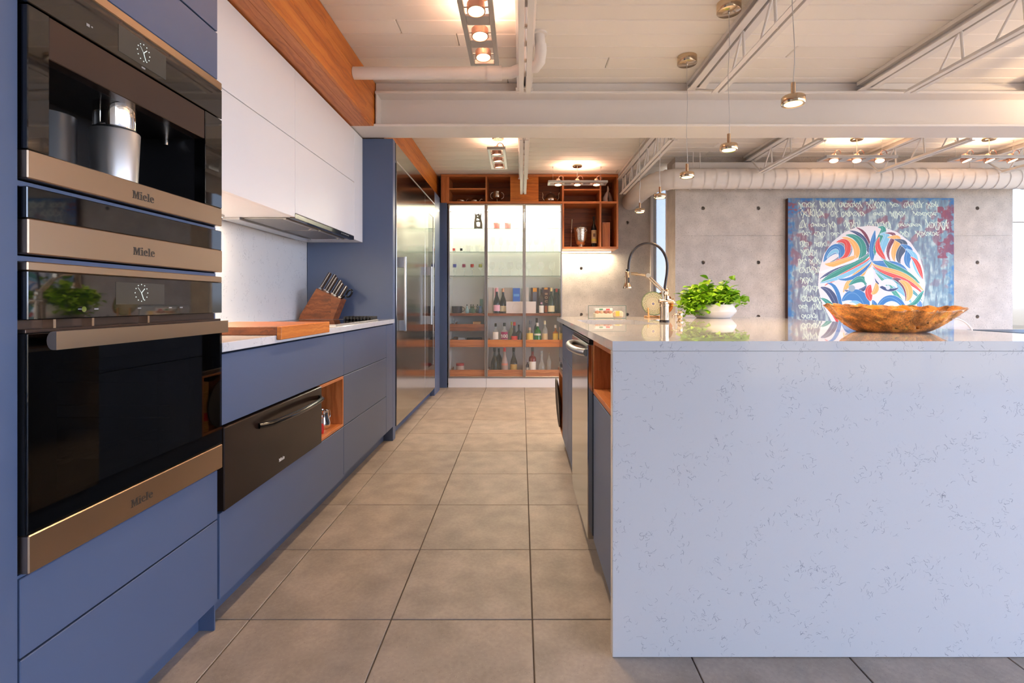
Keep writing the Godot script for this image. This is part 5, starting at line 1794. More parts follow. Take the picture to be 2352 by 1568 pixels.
func build_plant() -> void:
	var d := 3.52
	var c := P(1638, 729, d)
	c.y = ITOP
	var p := thing("planter_bowl", "white ceramic planter bowl on the island", "planter", c)
	part(p, "bowl", mb().lathe([Vector2(0, 0), Vector2(0.108, 0), Vector2(0.118, 0.006), Vector2(0.15, 0.042), Vector2(0.152, 0.052), Vector2(0.135, 0.085), Vector2(0.13, 0.094), Vector2(0.124, 0.094), Vector2(0.128, 0.082), Vector2(0.13, 0.07), Vector2(0, 0.07)], c, 44), M.ceramic)
	part(p, "soil", mb().lathe([Vector2(0, 0.078), Vector2(0.128, 0.074)], c, 24), mat(rgb8(60, 42, 30), 0.9))
	var t := thing("parsley_plant", "bushy bright green herb growing in the white planter bowl", "plant", c + Vector3(0, 0.07, 0))
	var r := RandomNumberGenerator.new()
	r.seed = 88
	var leaves := [leaf_mesh(0.046, 0.050, 0.2), leaf_mesh(0.054, 0.056, 0.12), leaf_mesh(0.038, 0.046, 0.28)]
	var placed := 0
	var k := 0
	while placed < 296:
		# each stem arches out of the bowl and carries a spray of leaves
		var a := r.randf() * TAU
		var reach := sqrt(r.randf())
		var tip := Vector3(cos(a) * reach * 0.225 - 0.02, 0.03 + 0.15 * (1.0 - 0.6 * reach * reach) * r.randf_range(0.35, 1.0), sin(a) * reach * 0.18)
		if k % 7 == 3:
			tip = Vector3(-0.17 - r.randf() * 0.08, r.randf_range(-0.055, 0.05), r.randf_range(-0.05, 0.14))
		if k == 5 or k == 12:
			tip = Vector3(0.115 + r.randf() * 0.02, 0.205, 0.02)
		if k == 8 or k == 9 or k == 17:
			tip = Vector3(0.2 + r.randf() * 0.035, 0.0 + r.randf() * 0.06 - (0.03 if k == 9 else 0.0), 0.05)
		if k == 14 or k == 21:
			tip = Vector3(-0.1 + r.randf() * 0.05, 0.185, 0.03)
		var base := Vector3(cos(a) * reach * 0.08, 0.01, sin(a) * reach * 0.08)
		var mid := base.lerp(tip, 0.5) + Vector3(0, 0.05, 0)
		var pts := []
		for i in 7:
			var s := i / 6.0
			pts.append(c + Vector3(0, 0.07, 0) + base.lerp(mid, s).lerp(mid.lerp(tip, s), s))
		part(t, "stem", mb().tube(pts, 0.0016, 5, false), M.stem)
		var count := r.randi_range(4, 6)
		for i in count:
			if placed >= 296:
				break
			var s := 0.5 + 0.5 * i / maxf(1.0, count - 1.0)
			var at: Vector3 = base.lerp(mid, s).lerp(mid.lerp(tip, s), s)
			var o := part(t, "leaf", leaves[r.randi_range(0, 2)], M.leaf[r.randi_range(0, 3)], true)
			var yaw := r.randf() * TAU
			var sc := r.randf_range(0.8, 1.25)
			o.transform = Transform3D(Basis.from_euler(Vector3(r.randf_range(-0.5, 0.9), yaw, r.randf_range(-0.5, 0.5))).scaled(Vector3.ONE * sc), at + Vector3(r.randf_range(-0.02, 0.02), r.randf_range(-0.012, 0.014), r.randf_range(-0.02, 0.02)))
			placed += 1
		k += 1
	# the many smaller leaves between, too small to tell apart
	var fill := MB.new()
	for i in 560:
		var a := r.randf() * TAU
		var e := sqrt(r.randf())
		var at := Vector3(cos(a) * e * 0.215 - 0.025, 0.02 + 0.145 * (1.0 - 0.62 * e * e) * r.randf_range(0.15, 0.97), sin(a) * e * 0.17)
		if i % 4 == 0:
			at = Vector3(-0.1 - r.randf() * 0.13, r.randf_range(-0.055, 0.07), r.randf_range(0.0, 0.16))
		var bs := Basis.from_euler(Vector3(r.randf_range(-0.4, 1.0), r.randf() * TAU, r.randf_range(-0.5, 0.5)))
		var l := r.randf_range(0.032, 0.046)
		fill.xf = Transform3D(bs, c + Vector3(0, 0.07, 0) + at)
		leaf_into(fill, l * 0.9, l, 0.2)
	var fm := part(t, "small_leaves", fill, M.leaf[1])
	fm.set_meta("kind", "stuff")

func build_burl_bowl() -> void:
	var d := 1.93
	var c := P(2046, 760, d)
	c.y = ITOP
	var t := thing("burl_bowl", "rough root wood bowl with ragged rim on the island", "bowl", c)
	var nz := noise(5, 2.2, 4)
	var nf := noise(6, 9.0, 3)
	var seg := 96
	var rows := 16
	var surf := func(f: float, s: float, inner: bool) -> Vector3:
		var cx := cos(f)
		var sz := sin(f)
		var rx := 0.232 if cx < 0.0 else 0.258
		var rim := 1.0 / sqrt(pow(cx / rx, 2) + pow(sz / 0.165, 2))
		rim *= 1.0 + 0.08 * nz.get_noise_2d(cx * 1.3 + 5.0, sz * 1.3) + 0.05 * nf.get_noise_2d(cx * 1.2, sz * 1.2)
		var hh := 0.103 + 0.010 * nz.get_noise_2d(cx * 2.0, sz * 2.0 + 9.0) - 0.022 * maxf(0.0, sz) + (0.0 if cx < 0.0 else -0.006 * cx)
		var rb := 0.095 / sqrt(pow(cx / 1.25, 2) + pow(sz / 0.9, 2))
		var rad := lerpf(rb, rim, pow(s, 0.86))
		var y := hh * pow(s, 1.18)
		rad += 0.011 * nf.get_noise_3d(cx * 1.4, sz * 1.4, s * 1.5) * sin(PI * s)
		# deep crevice on the near side
		var cr: float = exp(-pow((f - 1.42) / 0.11, 2) - pow((s - 0.36 - 0.5 * (f - 1.42)) / 0.1, 2))
		rad -= 0.022 * cr
		if inner:
			rad -= 0.014
			y = maxf(y - 0.002, 0.012 + 0.9 * (y - 0.002) * 0.98)
		return c + Vector3(cx * rad, y, sz * rad)
	var m := MB.new()
	for inner in [false, true]:
		for i in rows:
			for k in seg:
				var s0 := float(i) / rows
				var s1 := float(i + 1) / rows
				var f0 := TAU * k / seg
				var f1 := TAU * (k + 1) / seg
				var p: Array[Vector3] = [surf.call(f0, s0, inner), surf.call(f1, s0, inner), surf.call(f1, s1, inner), surf.call(f0, s1, inner)]
				var nn := (p[1] - p[0]).cross(p[3] - p[0]).normalized()
				var outw := Vector3(cos(f0), -0.4, sin(f0)) * (-1.0 if inner else 1.0)
				if nn.dot(outw) < 0:
					nn = -nn
				m.quad(p[0], p[1], p[2], p[3], nn)
	for k in seg:
		var f0 := TAU * k / seg
		var f1 := TAU * (k + 1) / seg
		m.quad(surf.call(f0, 1.0, false), surf.call(f1, 1.0, false), surf.call(f1, 1.0, true), surf.call(f0, 1.0, true), Vector3.UP)
		m.tri(c + Vector3(0, 0.001, 0), surf.call(f0, 0.0, false), surf.call(f1, 0.0, false), Vector3.DOWN, Vector3.DOWN, Vector3.DOWN)
		m.tri(c + Vector3(0, 0.013, 0), surf.call(f0, 0.0, true), surf.call(f1, 0.0, true), Vector3.UP, Vector3.UP, Vector3.UP)
	# smooth normals over the grid
	smooth_normals(m)
	part(t, "bowl", m, M.burl)
	var n := 0
	for q in [[-0.055, 0.062, -0.02], [0.045, 0.061, 0.0], [0.005, 0.06, -0.085], [-0.02, 0.052, 0.062]]:
		var o := thing("orange", ["orange in the root wood bowl, toward the faucet side", "orange in the root wood bowl, toward the dining side", "orange in the root wood bowl, at its back", "orange in the root wood bowl, at its front"][n], "fruit", c + Vector3(q[0], q[1] - 0.04, q[2]), "oranges in the wooden bowl")
		var pr := []
		for k in 13:
			var f := -PI / 2 + PI * k / 12.0
			pr.append(Vector2(cos(f) * 0.041, 0.041 + sin(f) * 0.039))
		part(o, "fruit_body", mb().lathe(pr, o.position, 24), M.orange)
		part(o, "stem_end", mb().lathe([Vector2(0.004, 0.0795), Vector2(0.003, 0.0815), Vector2(0, 0.082)], o.position, 8), M.stem)
		n += 1

func smooth_normals(m: MB) -> void:
	var acc := {}
	for i in m.v.size():
		var k := (m.v[i] * 20000.0).round()
		acc[k] = acc.get(k, Vector3.ZERO) + m.n[i]
	for i in m.v.size():
		var s: Vector3 = acc[(m.v[i] * 20000.0).round()]
		if s.length() > 0.01 and s.normalized().dot(m.n[i]) > 0.35:
			m.n[i] = s.normalized()

func plate_texture() -> ImageTexture:
	var s := 384
	var im := Image.create(s, s, false, Image.FORMAT_RGB8)
	im.fill(rgb8(206, 200, 172))
	var dot := func(p: Vector2, r: float, c: Color) -> void:
		var ri := int(ceil(r))
		for dy in range(-ri, ri + 1):
			var hw := sqrt(maxf(0.0, r * r - dy * dy))
			if hw > 0.3:
				im.fill_rect(Rect2i(int(p.x - hw), int(p.y) + dy, maxi(1, int(hw * 2)), 1), c)
	var c := Vector2(s, s) / 2
	var green := rgb8(70, 96, 66)
	var dark := rgb8(44, 48, 46)
	dot.call(c, s * 0.5, green)
	dot.call(c, s * 0.475, rgb8(196, 200, 160))
	dot.call(c, s * 0.462, green)
	dot.call(c, s * 0.45, rgb8(204, 202, 172))
	for k in 18:
		var u := Vector2.from_angle(TAU * k / 18.0)
		dot.call(c + u * s * 0.385, 26, dark)
		dot.call(c + u * s * 0.385, 22, rgb8(214, 210, 182))
		dot.call(c + u * s * 0.385, 13, green)
		dot.call(c + u * s * 0.385, 7, rgb8(216, 210, 190))
	dot.call(c, s * 0.305, dark)
	dot.call(c, s * 0.295, rgb8(206, 200, 176))
	for ring in [[0.265, 28, 7.0], [0.215, 22, 8.0], [0.165, 16, 7.0], [0.115, 12, 6.0]]:
		for k in ring[1]:
			var u := Vector2.from_angle(TAU * (k + 0.5) / ring[1])
			dot.call(c + u * s * ring[0], ring[2], dark)
			dot.call(c + u * s * ring[0], ring[2] - 3.0, rgb8(226, 222, 200))
	dot.call(c, 20, rgb8(110, 110, 150))
	dot.call(c, 9, rgb8(150, 150, 190))
	return tex(im)

func build_plates() -> void:
	var d := 3.60
	var c := P(1500.5, 699, d)
	var r := 28.0 * d / PF
	var up := Vector3(0, 0.97, -0.24).normalized()
	var nn := Vector3(0, 0.24, 0.97).normalized()
	var st := thing("plate_stand", "small light wood plate stand with two pegs", "stand", Vector3(c.x, ITOP, -d))
	for s in [-1.0, 1.0]:
		part(st, "peg", mb().rod(Vector3(c.x + s * 0.042, ITOP, -(d - 0.035)), Vector3(c.x + s * 0.044, ITOP + 0.07, -(d - 0.03)), 0.0055, 10), M.pale_wood)
		part(st, "foot", mb().lim(c.x + s * 0.043 - 0.007, c.x + s * 0.043 + 0.007, ITOP, ITOP + 0.012, d - 0.045, d + 0.07, 0.002, 2), M.pale_wood)
	part(st, "cross_bar", mb().lim(c.x - 0.05, c.x + 0.05, ITOP + 0.0005, ITOP + 0.014, d + 0.0, d + 0.016, 0.002, 0), M.pale_wood)
	c.y = ITOP + 0.014 + r * 0.97
	var t := thing("decorated_plate", "round plate with fine green and cream mandala pattern on a wooden stand", "plate", c - up * r)
	var m := MB.new()
	var seg := 48
	var side := Vector3.RIGHT
	var ring := [[0.0, 0.0], [0.62, 0.0], [0.97, 0.012], [1.0, 0.014]]
	for i in ring.size() - 1:
		for k in seg:
			var f0 := TAU * k / seg
			var f1 := TAU * (k + 1) / seg
			var P3 := func(q: Array, f: float) -> Vector3: return c + (side * cos(f) + up * sin(f)) * r * q[0] + nn * q[1]
			var U := func(q: Array, f: float) -> Vector2: return Vector2(0.5 + cos(f) * 0.5 * q[0], 0.5 - sin(f) * 0.5 * q[0])
			m.quad(P3.call(ring[i], f0), P3.call(ring[i], f1), P3.call(ring[i + 1], f1), P3.call(ring[i + 1], f0), nn, U.call(ring[i], f0), U.call(ring[i], f1), U.call(ring[i + 1], f1), U.call(ring[i + 1], f0))
	var pm := mat(Color.WHITE, 0.2)
	pm.albedo_texture = plate_texture()
	part(t, "painted_face", m, pm)
	var bk := MB.new()
	bk.xf = Transform3D(Basis(side, nn, side.cross(nn)), c - nn * 0.002)
	bk.lathe([Vector2(0, 0), Vector2(0.62 * r, 0), Vector2(r, 0.0145), Vector2(0.6 * r, -0.008), Vector2(0, -0.008)], Vector3.ZERO, 48)
	part(t, "back", bk, mat(rgb8(120, 104, 84), 0.4))
	var c2 := c + Vector3(0.085, 0.004, -0.055)
	var t2 := thing("copper_plate", "plain copper coloured plate leaning behind the decorated plate", "plate", c2 - up * r * 0.9)
	var b2 := MB.new()
	var n2 := Vector3(0.35, 0.25, 0.9).normalized()
	var s2 := n2.cross(Vector3.UP).normalized()
	b2.xf = Transform3D(Basis(s2, n2, s2.cross(n2)), c2)
	b2.lathe([Vector2(0, 0.0), Vector2(0.05, 0.0), Vector2(0.078, 0.008), Vector2(0.08, 0.01), Vector2(0.05, -0.006), Vector2(0, -0.006)], Vector3.ZERO, 40)
	part(t2, "dish", b2, mat(rgb8(176, 104, 60), 0.28, 0.7))

func build_clear_box() -> void:
	var d := 3.40
	var x0 := wx(1351, d)
	var x1 := wx(1438, d)
	var y1 := ITOP + 0.088
	var t := thing("clear_container", "clear acrylic container with food packs on the far end of the island", "container", Vector3((x0 + x1) / 2, ITOP, -d))
	part(t, "front_wall", mb().lim(x0, x1, ITOP, y1, d, d + 0.003), M.clear)
	part(t, "back_wall", mb().lim(x0, x1, ITOP, y1, d + 0.13, d + 0.133), M.clear)
	part(t, "side_wall", mb().lim(x0, x0 + 0.003, ITOP, y1, d + 0.003, d + 0.13), M.clear)
	part(t, "side_wall", mb().lim(x1 - 0.003, x1, ITOP, y1, d + 0.003, d + 0.13), M.clear)
	for q in [[x0, x0 + 0.003, ITOP, y1], [x1 - 0.003, x1, ITOP, y1], [x0, x1, y1 - 0.003, y1], [x0, x1, ITOP, ITOP + 0.002]]:
		part(t, "wall_edge", mb().lim(q[0], q[1], q[2], q[3], d - 0.001, d), M.glass_edge)
	var e := thing("egg_pack", "white and red printed pack of eggs inside the clear container", "pack", Vector3(wx(1386, d), ITOP + 0.003, -(d + 0.07)))
	var ex0 := wx(1366, d + 0.04)
	var ex1 := wx(1407, d + 0.04)
	part(e, "tray", mb().lim(ex0, ex1, ITOP + 0.003, ITOP + 0.035, d + 0.03, d + 0.11, 0.004), mat(rgb8(236, 226, 196), 0.5))
	part(e, "sleeve", mb().lim(ex0 + 0.001, ex1 - 0.001, ITOP + 0.05, ITOP + 0.07, d + 0.034, d + 0.106, 0.003), mat(rgb8(236, 232, 228), 0.4))
	part(e, "green_print", mb().lim(ex0 + 0.03, ex0 + 0.055, ITOP + 0.056, ITOP + 0.066, d + 0.0335, d + 0.034), mat(rgb8(60, 140, 90), 0.4))
	part(e, "red_print", mb().lim(ex1 - 0.045, ex1 - 0.02, ITOP + 0.054, ITOP + 0.066, d + 0.0335, d + 0.034), mat(rgb8(206, 60, 56), 0.4))
	for k in 4:
		var pr := []
		for i in 9:
			var f := -PI / 2 + PI * i / 8.0
			pr.append(Vector2(cos(f) * 0.016, sin(f) * 0.018))
		part(e, "egg", mb().lathe(pr, Vector3(lerpf(ex0, ex1, 0.14 + 0.24 * k), ITOP + 0.04, -(d + 0.045)), 14), mat([rgb8(206, 138, 96), rgb8(222, 176, 138), rgb8(188, 110, 78), rgb8(200, 128, 90)][k], 0.5))
	var b := thing("yellow_pack", "clear bag with yellow print beside the eggs in the clear container", "pack", Vector3(wx(1420, d), ITOP + 0.003, -(d + 0.07)))
	part(b, "bag", mb().lim(wx(1409, d + 0.05), wx(1432, d + 0.05), ITOP + 0.003, ITOP + 0.05, d + 0.04, d + 0.1, 0.012), mat(rgb8(232, 204, 170), 0.3))
	part(b, "print", mb().lim(wx(1414, d + 0.04), wx(1423, d + 0.04), ITOP + 0.014, ITOP + 0.049, d + 0.0385, d + 0.0395, 0.0), mat(rgb8(240, 196, 20), 0.4))

# ------------------------------------------------------------------ things on the far wall
const DP := 6.19

func bottle(called: String, label: String, px: float, y0: float, h: float, r: float, glass: Material, cap: Material, lab: Material, lab0: float, lab1: float, shape := 0, group := "", dd := 0.0) -> Node3D:
	var d := DP + dd
	var c := Vector3(wx(px, d), y0, -d)
	var t := thing(called, label, "bottle", c, group)
	var nr := r * 0.34
	var pr: Array
	match shape:
		1: pr = [Vector2(0, 0), Vector2(r, 0), Vector2(r, h * 0.42), Vector2(r * 0.9, h * 0.5), Vector2(nr * 1.3, h * 0.68), Vector2(nr, h * 0.76), Vector2(nr, h)]           # sparkling wine
		2: pr = [Vector2(0, 0), Vector2(r, 0), Vector2(r, h * 0.6), Vector2(r * 0.85, h * 0.66), Vector2(nr * 1.1, h * 0.71), Vector2(nr, h * 0.75), Vector2(nr, h)]          # broad shouldered
		3: pr = [Vector2(0, 0), Vector2(r * 0.8, 0), Vector2(r, h * 0.12), Vector2(r, h * 0.3), Vector2(r * 0.8, h * 0.44), Vector2(nr, h * 0.62), Vector2(nr, h)]            # round bellied
		_: pr = [Vector2(0, 0), Vector2(r, 0), Vector2(r, h * 0.6), Vector2(r * 0.8, h * 0.68), Vector2(nr, h * 0.78), Vector2(nr, h)]
	part(t, "glass_body", mb().lathe(pr, c, 20), glass)
	if cap:
		part(t, "cap", mb().lathe([Vector2(nr + 0.0015, h * 0.86), Vector2(nr + 0.0018, h + 0.002), Vector2(0, h + 0.002)], c, 16), cap)
	if lab:
		part(t, "paper_label", mb().lathe([Vector2(r + 0.0006, h * lab0), Vector2(r + 0.0006, h * lab1)], c, 14, PI / 2 - 1.15, PI / 2 + 1.15), lab)
	return t

func wine_glass(h: float, r: float, tint: Material) -> Node3D:
	var t := Node3D.new()
	var o := MeshInstance3D.new()
	o.name = "bowl"
	o.mesh = mb().lathe([Vector2(0.004, h * 0.46), Vector2(r * 0.75, h * 0.53), Vector2(r, h * 0.68), Vector2(r * 0.95, h * 0.85), Vector2(r * 0.78, h)], Vector3.ZERO, 18).done()
	o.material_override = tint
	t.add_child(o)
	var s := MeshInstance3D.new()
	s.name = "stem"
	s.mesh = mb().lathe([Vector2(0, 0), Vector2(r * 0.85, 0.001), Vector2(r * 0.8, 0.003), Vector2(0.005, 0.008), Vector2(0.0035, 0.02), Vector2(0.0035, h * 0.44), Vector2(0.006, h * 0.465)], Vector3.ZERO, 16).done()
	s.material_override = tint
	t.add_child(s)
	return t

func tumbler(h: float, r: float, m: Material) -> Node3D:
	var t := Node3D.new()
	var o := MeshInstance3D.new()
	o.name = "wall"
	o.mesh = mb().lathe([Vector2(0, 0.001), Vector2(r * 0.85, 0.001), Vector2(r * 0.88, 0.006), Vector2(r, h)], Vector3.ZERO, 18).done()
	o.material_override = m
	t.add_child(o)
	var s := MeshInstance3D.new()
	s.name = "base"
	s.mesh = mb().lathe([Vector2(0, 0.008), Vector2(r * 0.82, 0.008), Vector2(r * 0.84, 0.0015), Vector2(0, 0.0015)], Vector3.ZERO, 16).done()
	s.material_override = m
	t.add_child(s)
	return t

func put(src: Node3D, called: String, label: String, cat: String, at: Vector3, group := "") -> Node3D:
	var o := copy_of(src, called, label, at, 0.0, group)
	o.set_meta("category", cat)
	return o

func carton(called: String, label: String, x0: float, x1: float, y0: float, h: float, d0: float, d1: float, m: Material, group := "") -> Node3D:
	var t := thing(called, label, "box", Vector3((wx(x0, d0) + wx(x1, d0)) / 2, y0, -(d0 + d1) / 2), group)
	part(t, "carton", mb().lim(wx(x0, d0), wx(x1, d0), y0, y0 + h, d0, d1, 0.001), m)
	return t

func build_pantry_things() -> void:
	var gy := [wy(524, ZB + 0.03), wy(578, ZB + 0.03), wy(633, ZB + 0.03)]
	# top glass shelf
	var c := Vector3(wx(1099, DP), gy[0] + 0.0005, -DP)
	var dr := thing("driftwood_sculpture", "grey pierced driftwood sculpture on the top glass shelf", "sculpture", c)
	var m := MB.new()
	for q in [[[-0.035, 0, 0], [-0.04, 0.08, 0.01], [-0.03, 0.15, 0], [-0.045, 0.2, 0]], [[0.03, 0, 0], [0.035, 0.07, 0], [0.02, 0.13, 0.01], [0.035, 0.215, 0]], [[-0.04, 0.09, 0], [0.0, 0.1, 0.01], [0.035, 0.085, 0]], [[-0.035, 0.16, 0], [0.0, 0.135, 0], [0.03, 0.15, 0]], [[-0.036, 0.035, 0], [0.0, 0.02, 0.01], [0.036, 0.03, 0]], [[0.0, 0.135, 0], [0.01, 0.17, 0], [0.0, 0.19, 0]], [[-0.03, 0.15, 0], [-0.02, 0.175, 0], [0.015, 0.17, 0]]]:
		var pts := []
		var rad := []
		for i in q.size():
			pts.append(c + Vector3(q[i][0], q[i][1] + 0.004, q[i][2]))
			rad.append([0.02, 0.016, 0.015, 0.004][i] if q.size() == 4 else 0.012)
		m.tube(pts, rad, 9)
	part(dr, "branches", m, mat(rgb8(88, 76, 66), 0.8))
	var red := pane(rgb8(206, 36, 14), 0.75, 0.05)
	var cup := tumbler(0.083, 0.041, red)
	put(cup, "red_glass", "red and orange glass cup on the top glass shelf, nearer the driftwood", "glass", Vector3(wx(1141, DP), gy[0] + 0.0005, -DP), "red glasses")
	put(cup, "red_glass", "red and orange glass cup on the top glass shelf, farther from the driftwood", "glass", Vector3(wx(1166.5, DP), gy[0] + 0.0005, -DP), "red glasses")
	# clear glasses
	var small := tumbler(0.072, 0.027, M.glassware)
	var wide := tumbler(0.085, 0.036, M.glassware)
	var flute := wine_glass(0.19, 0.030, M.glassware)
	var goblet := wine_glass(0.172, 0.040, M.glassware)
	var footed := wine_glass(0.165, 0.034, M.glassware)
	var printed := [rgb8(206, 60, 44), rgb8(60, 54, 52)]
	for k in 2:
		var o := put(small, "print_tumbler", ["small clear tumbler with red print on the middle glass shelf", "small clear tumbler with black print on the middle glass shelf"][k], "glass", Vector3(wx([1043, 1060][k], DP), gy[1] + 0.0005, -DP), "printed tumblers")
		part(o, "print", mb().lathe([Vector2(0.0268, 0.02), Vector2(0.0272, 0.05)], Vector3.ZERO, 8, PI / 2 - 0.6, PI / 2 + 0.6), mat(printed[k], 0.5), true)
	for k in 5:
		put(wide, "clear_tumbler", "clear tumbler on the middle glass shelf, " + ["front one next to the printed tumblers", "middle one of the back row", "front one near the door stile", "back one next to the printed tumblers", "back one near the door stile"][k], "glass", Vector3(wx([1075, 1091, 1098, 1077, 1106][k], DP), gy[1] + 0.0005, -(DP + [-0.04, 0.07, -0.04, 0.07, 0.07][k])), "clear tumblers")
	for k in 9:
		put(flute, "wine_glass", "slim clear wine glass on the middle glass shelf, %s from the wooden shelf box" % ["ninth", "eighth", "seventh", "sixth", "fifth", "fourth", "third", "second", "first"][k], "glass", Vector3(wx([1132, 1150, 1167.5, 1184, 1198, 1216, 1232, 1251, 1271][k], DP), gy[1] + 0.0005, -(DP + [0.0, 0.03, 0.0, 0.03, 0.05, 0.02, -0.01, 0.03, 0.0][k])), "slim wine glasses")
	var tint := [[rgb8(70, 80, 160), "blue and red"], [rgb8(184, 84, 110), "pink"], [rgb8(208, 60, 40), "red"], [rgb8(190, 196, 100), "yellow-green"]]
	for k in 4:
		var o := put(footed, "painted_goblet", "footed glass with %s painted motif on the lowest glass shelf" % tint[k][1], "glass", Vector3(wx([1045, 1066, 1085, 1104][k], DP), gy[2] + 0.0005, -DP), "painted goblets")
		part(o, "motif", mb().lathe([Vector2(0.0325, 0.105), Vector2(0.0342, 0.125), Vector2(0.0325, 0.145)], Vector3.ZERO, 8, PI / 2 - 0.65, PI / 2 + 0.65), mat(tint[k][0], 0.5), true)
	for k in 7:
		put(goblet, "wine_goblet", "round clear wine goblet on the lowest glass shelf, %s after the painted goblets" % ["first", "second", "third", "fourth", "fifth", "sixth", "seventh"][k], "glass", Vector3(wx([1130, 1151, 1172, 1192, 1214, 1243, 1268][k], DP), gy[2] + 0.0005, -(DP + [0.0, 0.03, 0.0, 0.03, 0.0, 0.01, 0.0][k])), "round wine goblets")
	for s in [small, wide, flute, goblet, footed, cup]:
		s.free()
	# wooden shelf
	var sy := SHELF_Y + 0.0005
	var mug := thing("dark_mug", "dark grey wide mug on the wooden shelf of the glass cabinet", "mug", Vector3(wx(1050, DP), sy, -DP))
	part(mug, "body", mb().lathe([Vector2(0, 0), Vector2(0.055, 0), Vector2(0.062, 0.01), Vector2(0.066, 0.085), Vector2(0.061, 0.085), Vector2(0.057, 0.012), Vector2(0, 0.008)], mug.position, 24), mat(rgb8(52, 50, 54), 0.4))
	var hd := []
	for k in 9:
		var f := -PI / 2 + PI * k / 8.0
		hd.append(mug.position + Vector3(0.06 + cos(f) * 0.03, 0.048 + sin(f) * 0.028, 0))
	part(mug, "handle", mb().tube(hd, 0.005, 8), mat(rgb8(52, 50, 54), 0.4))
	var cols := [[rgb8(150, 190, 196), "pale blue"], [rgb8(40, 130, 130), "teal"], [rgb8(96, 130, 90), "olive"], [rgb8(60, 110, 130), "dark teal"], [rgb8(110, 140, 190), "blue"]]
	for k in 5:
		var at := Vector3(wx([1074, 1081, 1088, 1096, 1104][k], DP), sy, -(DP + [-0.06, 0.05, -0.07, 0.05, -0.05][k]))
		var o := thing("glass_ornament", "small %s glass ornament beside the dark mug" % cols[k][1], "ornament", at, "glass ornaments")
		var gm := pane(cols[k][0], 0.65, 0.04)
		part(o, "vessel", mb().lathe([Vector2(0, 0), Vector2(0.018, 0), Vector2(0.026, 0.02), Vector2(0.024, 0.045), Vector2(0.010, 0.062), Vector2(0.012 + 0.004 * k, 0.085)], at, 16), gm)
		part(o, "stopper", mb().lathe([Vector2(0, 0.088), Vector2(0.008, 0.092), Vector2(0.008, 0.104), Vector2(0, 0.11)], at, 10), mat(rgb8(56, 66, 52), 0.3))
	var te := carton("tinted_glass_block", "upright sea green glass block at the end of the wooden shelf", 1102, 1109, sy, 0.175, 6.30, 6.34, pane(rgb8(120, 170, 150), 0.6, 0.05))
	# bottles and boxes
	var dark := mat(rgb8(18, 22, 20), 0.08)
	var clear_b := pane(rgb8(200, 205, 200), 0.3, 0.04)
	var gold := mat(rgb8(214, 184, 120), 0.3, 0.6)
	var cream := mat(rgb8(232, 220, 182), 0.6)
	var pinkp := mat(rgb8(236, 178, 196), 0.6)
	var whitep := mat(rgb8(236, 232, 226), 0.6)
	var blk := mat(rgb8(20, 18, 20), 0.4)
	var g := "cartons on the wooden cabinet shelf"
	carton("carton", "slim tall white carton at the end of the bottle shelf", 1121.5, 1131, sy, 0.315, 6.20, 6.27, mat(rgb8(206, 198, 192), 0.6), g)
	var pk := carton("carton", "slim white and pink carton behind the pink label bottle", 1134, 1146, sy, 0.318, 6.27, 6.33, mat(rgb8(238, 226, 226), 0.6), g)
	part(pk, "pink_print", mb().lim(wx(1136.5, 6.27), wx(1143, 6.27), sy + 0.16, sy + 0.30, 6.2694, 6.27), mat(rgb8(222, 120, 140), 0.6))
	carton("carton", "beige carton behind the white gift box", 1157, 1177, sy, 0.315, 6.27, 6.34, mat(rgb8(204, 190, 178), 0.6), g)
	var bl := carton("carton", "bright blue carton behind the white gift box", 1178, 1194.5, sy, 0.308, 6.21, 6.28, mat(rgb8(36, 100, 204), 0.45), g)
	part(bl, "pale_band", mb().lim(wx(1180, 6.21), wx(1192.5, 6.21), sy + 0.205, sy + 0.235, 6.2094, 6.21), mat(rgb8(96, 160, 226), 0.5))
	part(bl, "pale_band", mb().lim(wx(1180, 6.21), wx(1192.5, 6.21), sy + 0.13, sy + 0.15, 6.2094, 6.21), mat(rgb8(80, 146, 220), 0.5))
	carton("carton", "pale grey carton beside the dark brown cartons", 1208, 1214.5, sy, 0.316, 6.22, 6.30, mat(rgb8(222, 212, 204), 0.6), g)
	var br := carton("carton", "dark brown carton with an orange top panel", 1219, 1238, sy, 0.314, 6.24, 6.33, mat(rgb8(58, 34, 34), 0.5), g)
	part(br, "orange_panel", mb().lim(wx(1224, 6.24), wx(1233, 6.24), sy + 0.262, sy + 0.31, 6.2394, 6.24), mat(rgb8(240, 160, 30), 0.5))
	part(br, "grey_panel", mb().lim(wx(1224, 6.24), wx(1233, 6.24), sy + 0.1, sy + 0.26, 6.2394, 6.24), mat(rgb8(96, 98, 120), 0.5))
	var du := carton("carton", "maroon carton with tall gold letters and orange top panel", 1245, 1263, sy, 0.316, 6.24, 6.33, mat(rgb8(66, 20, 28), 0.5), g)
	part(du, "orange_panel", mb().lim(wx(1250, 6.24), wx(1258, 6.24), sy + 0.29, sy + 0.314, 6.2394, 6.24), mat(rgb8(240, 160, 30), 0.5))
	part(du, "orange_foot", mb().lim(wx(1250, 6.24), wx(1257, 6.24), sy + 0.01, sy + 0.09, 6.2394, 6.24), mat(rgb8(216, 96, 30), 0.5))
	lettering(du, "B O U", 0.034, mat(rgb8(214, 170, 130), 0.4), Vector3(wx(1254.5, 6.24), sy + 0.19, -6.2392), 0.0, false, -PI / 2)
	carton("carton", "dark green carton at the end of the bottle shelf", 1272, 1285, sy, 0.30, 6.27, 6.34, mat(rgb8(28, 62, 62), 0.4), g)
	var wb := carton("gift_box", "wide white gift box lying on the wooden cabinet shelf", 1162.5, 1231, sy, 0.142, 6.10, 6.19, mat(rgb8(222, 212, 208), 0.55))
	var ri := []
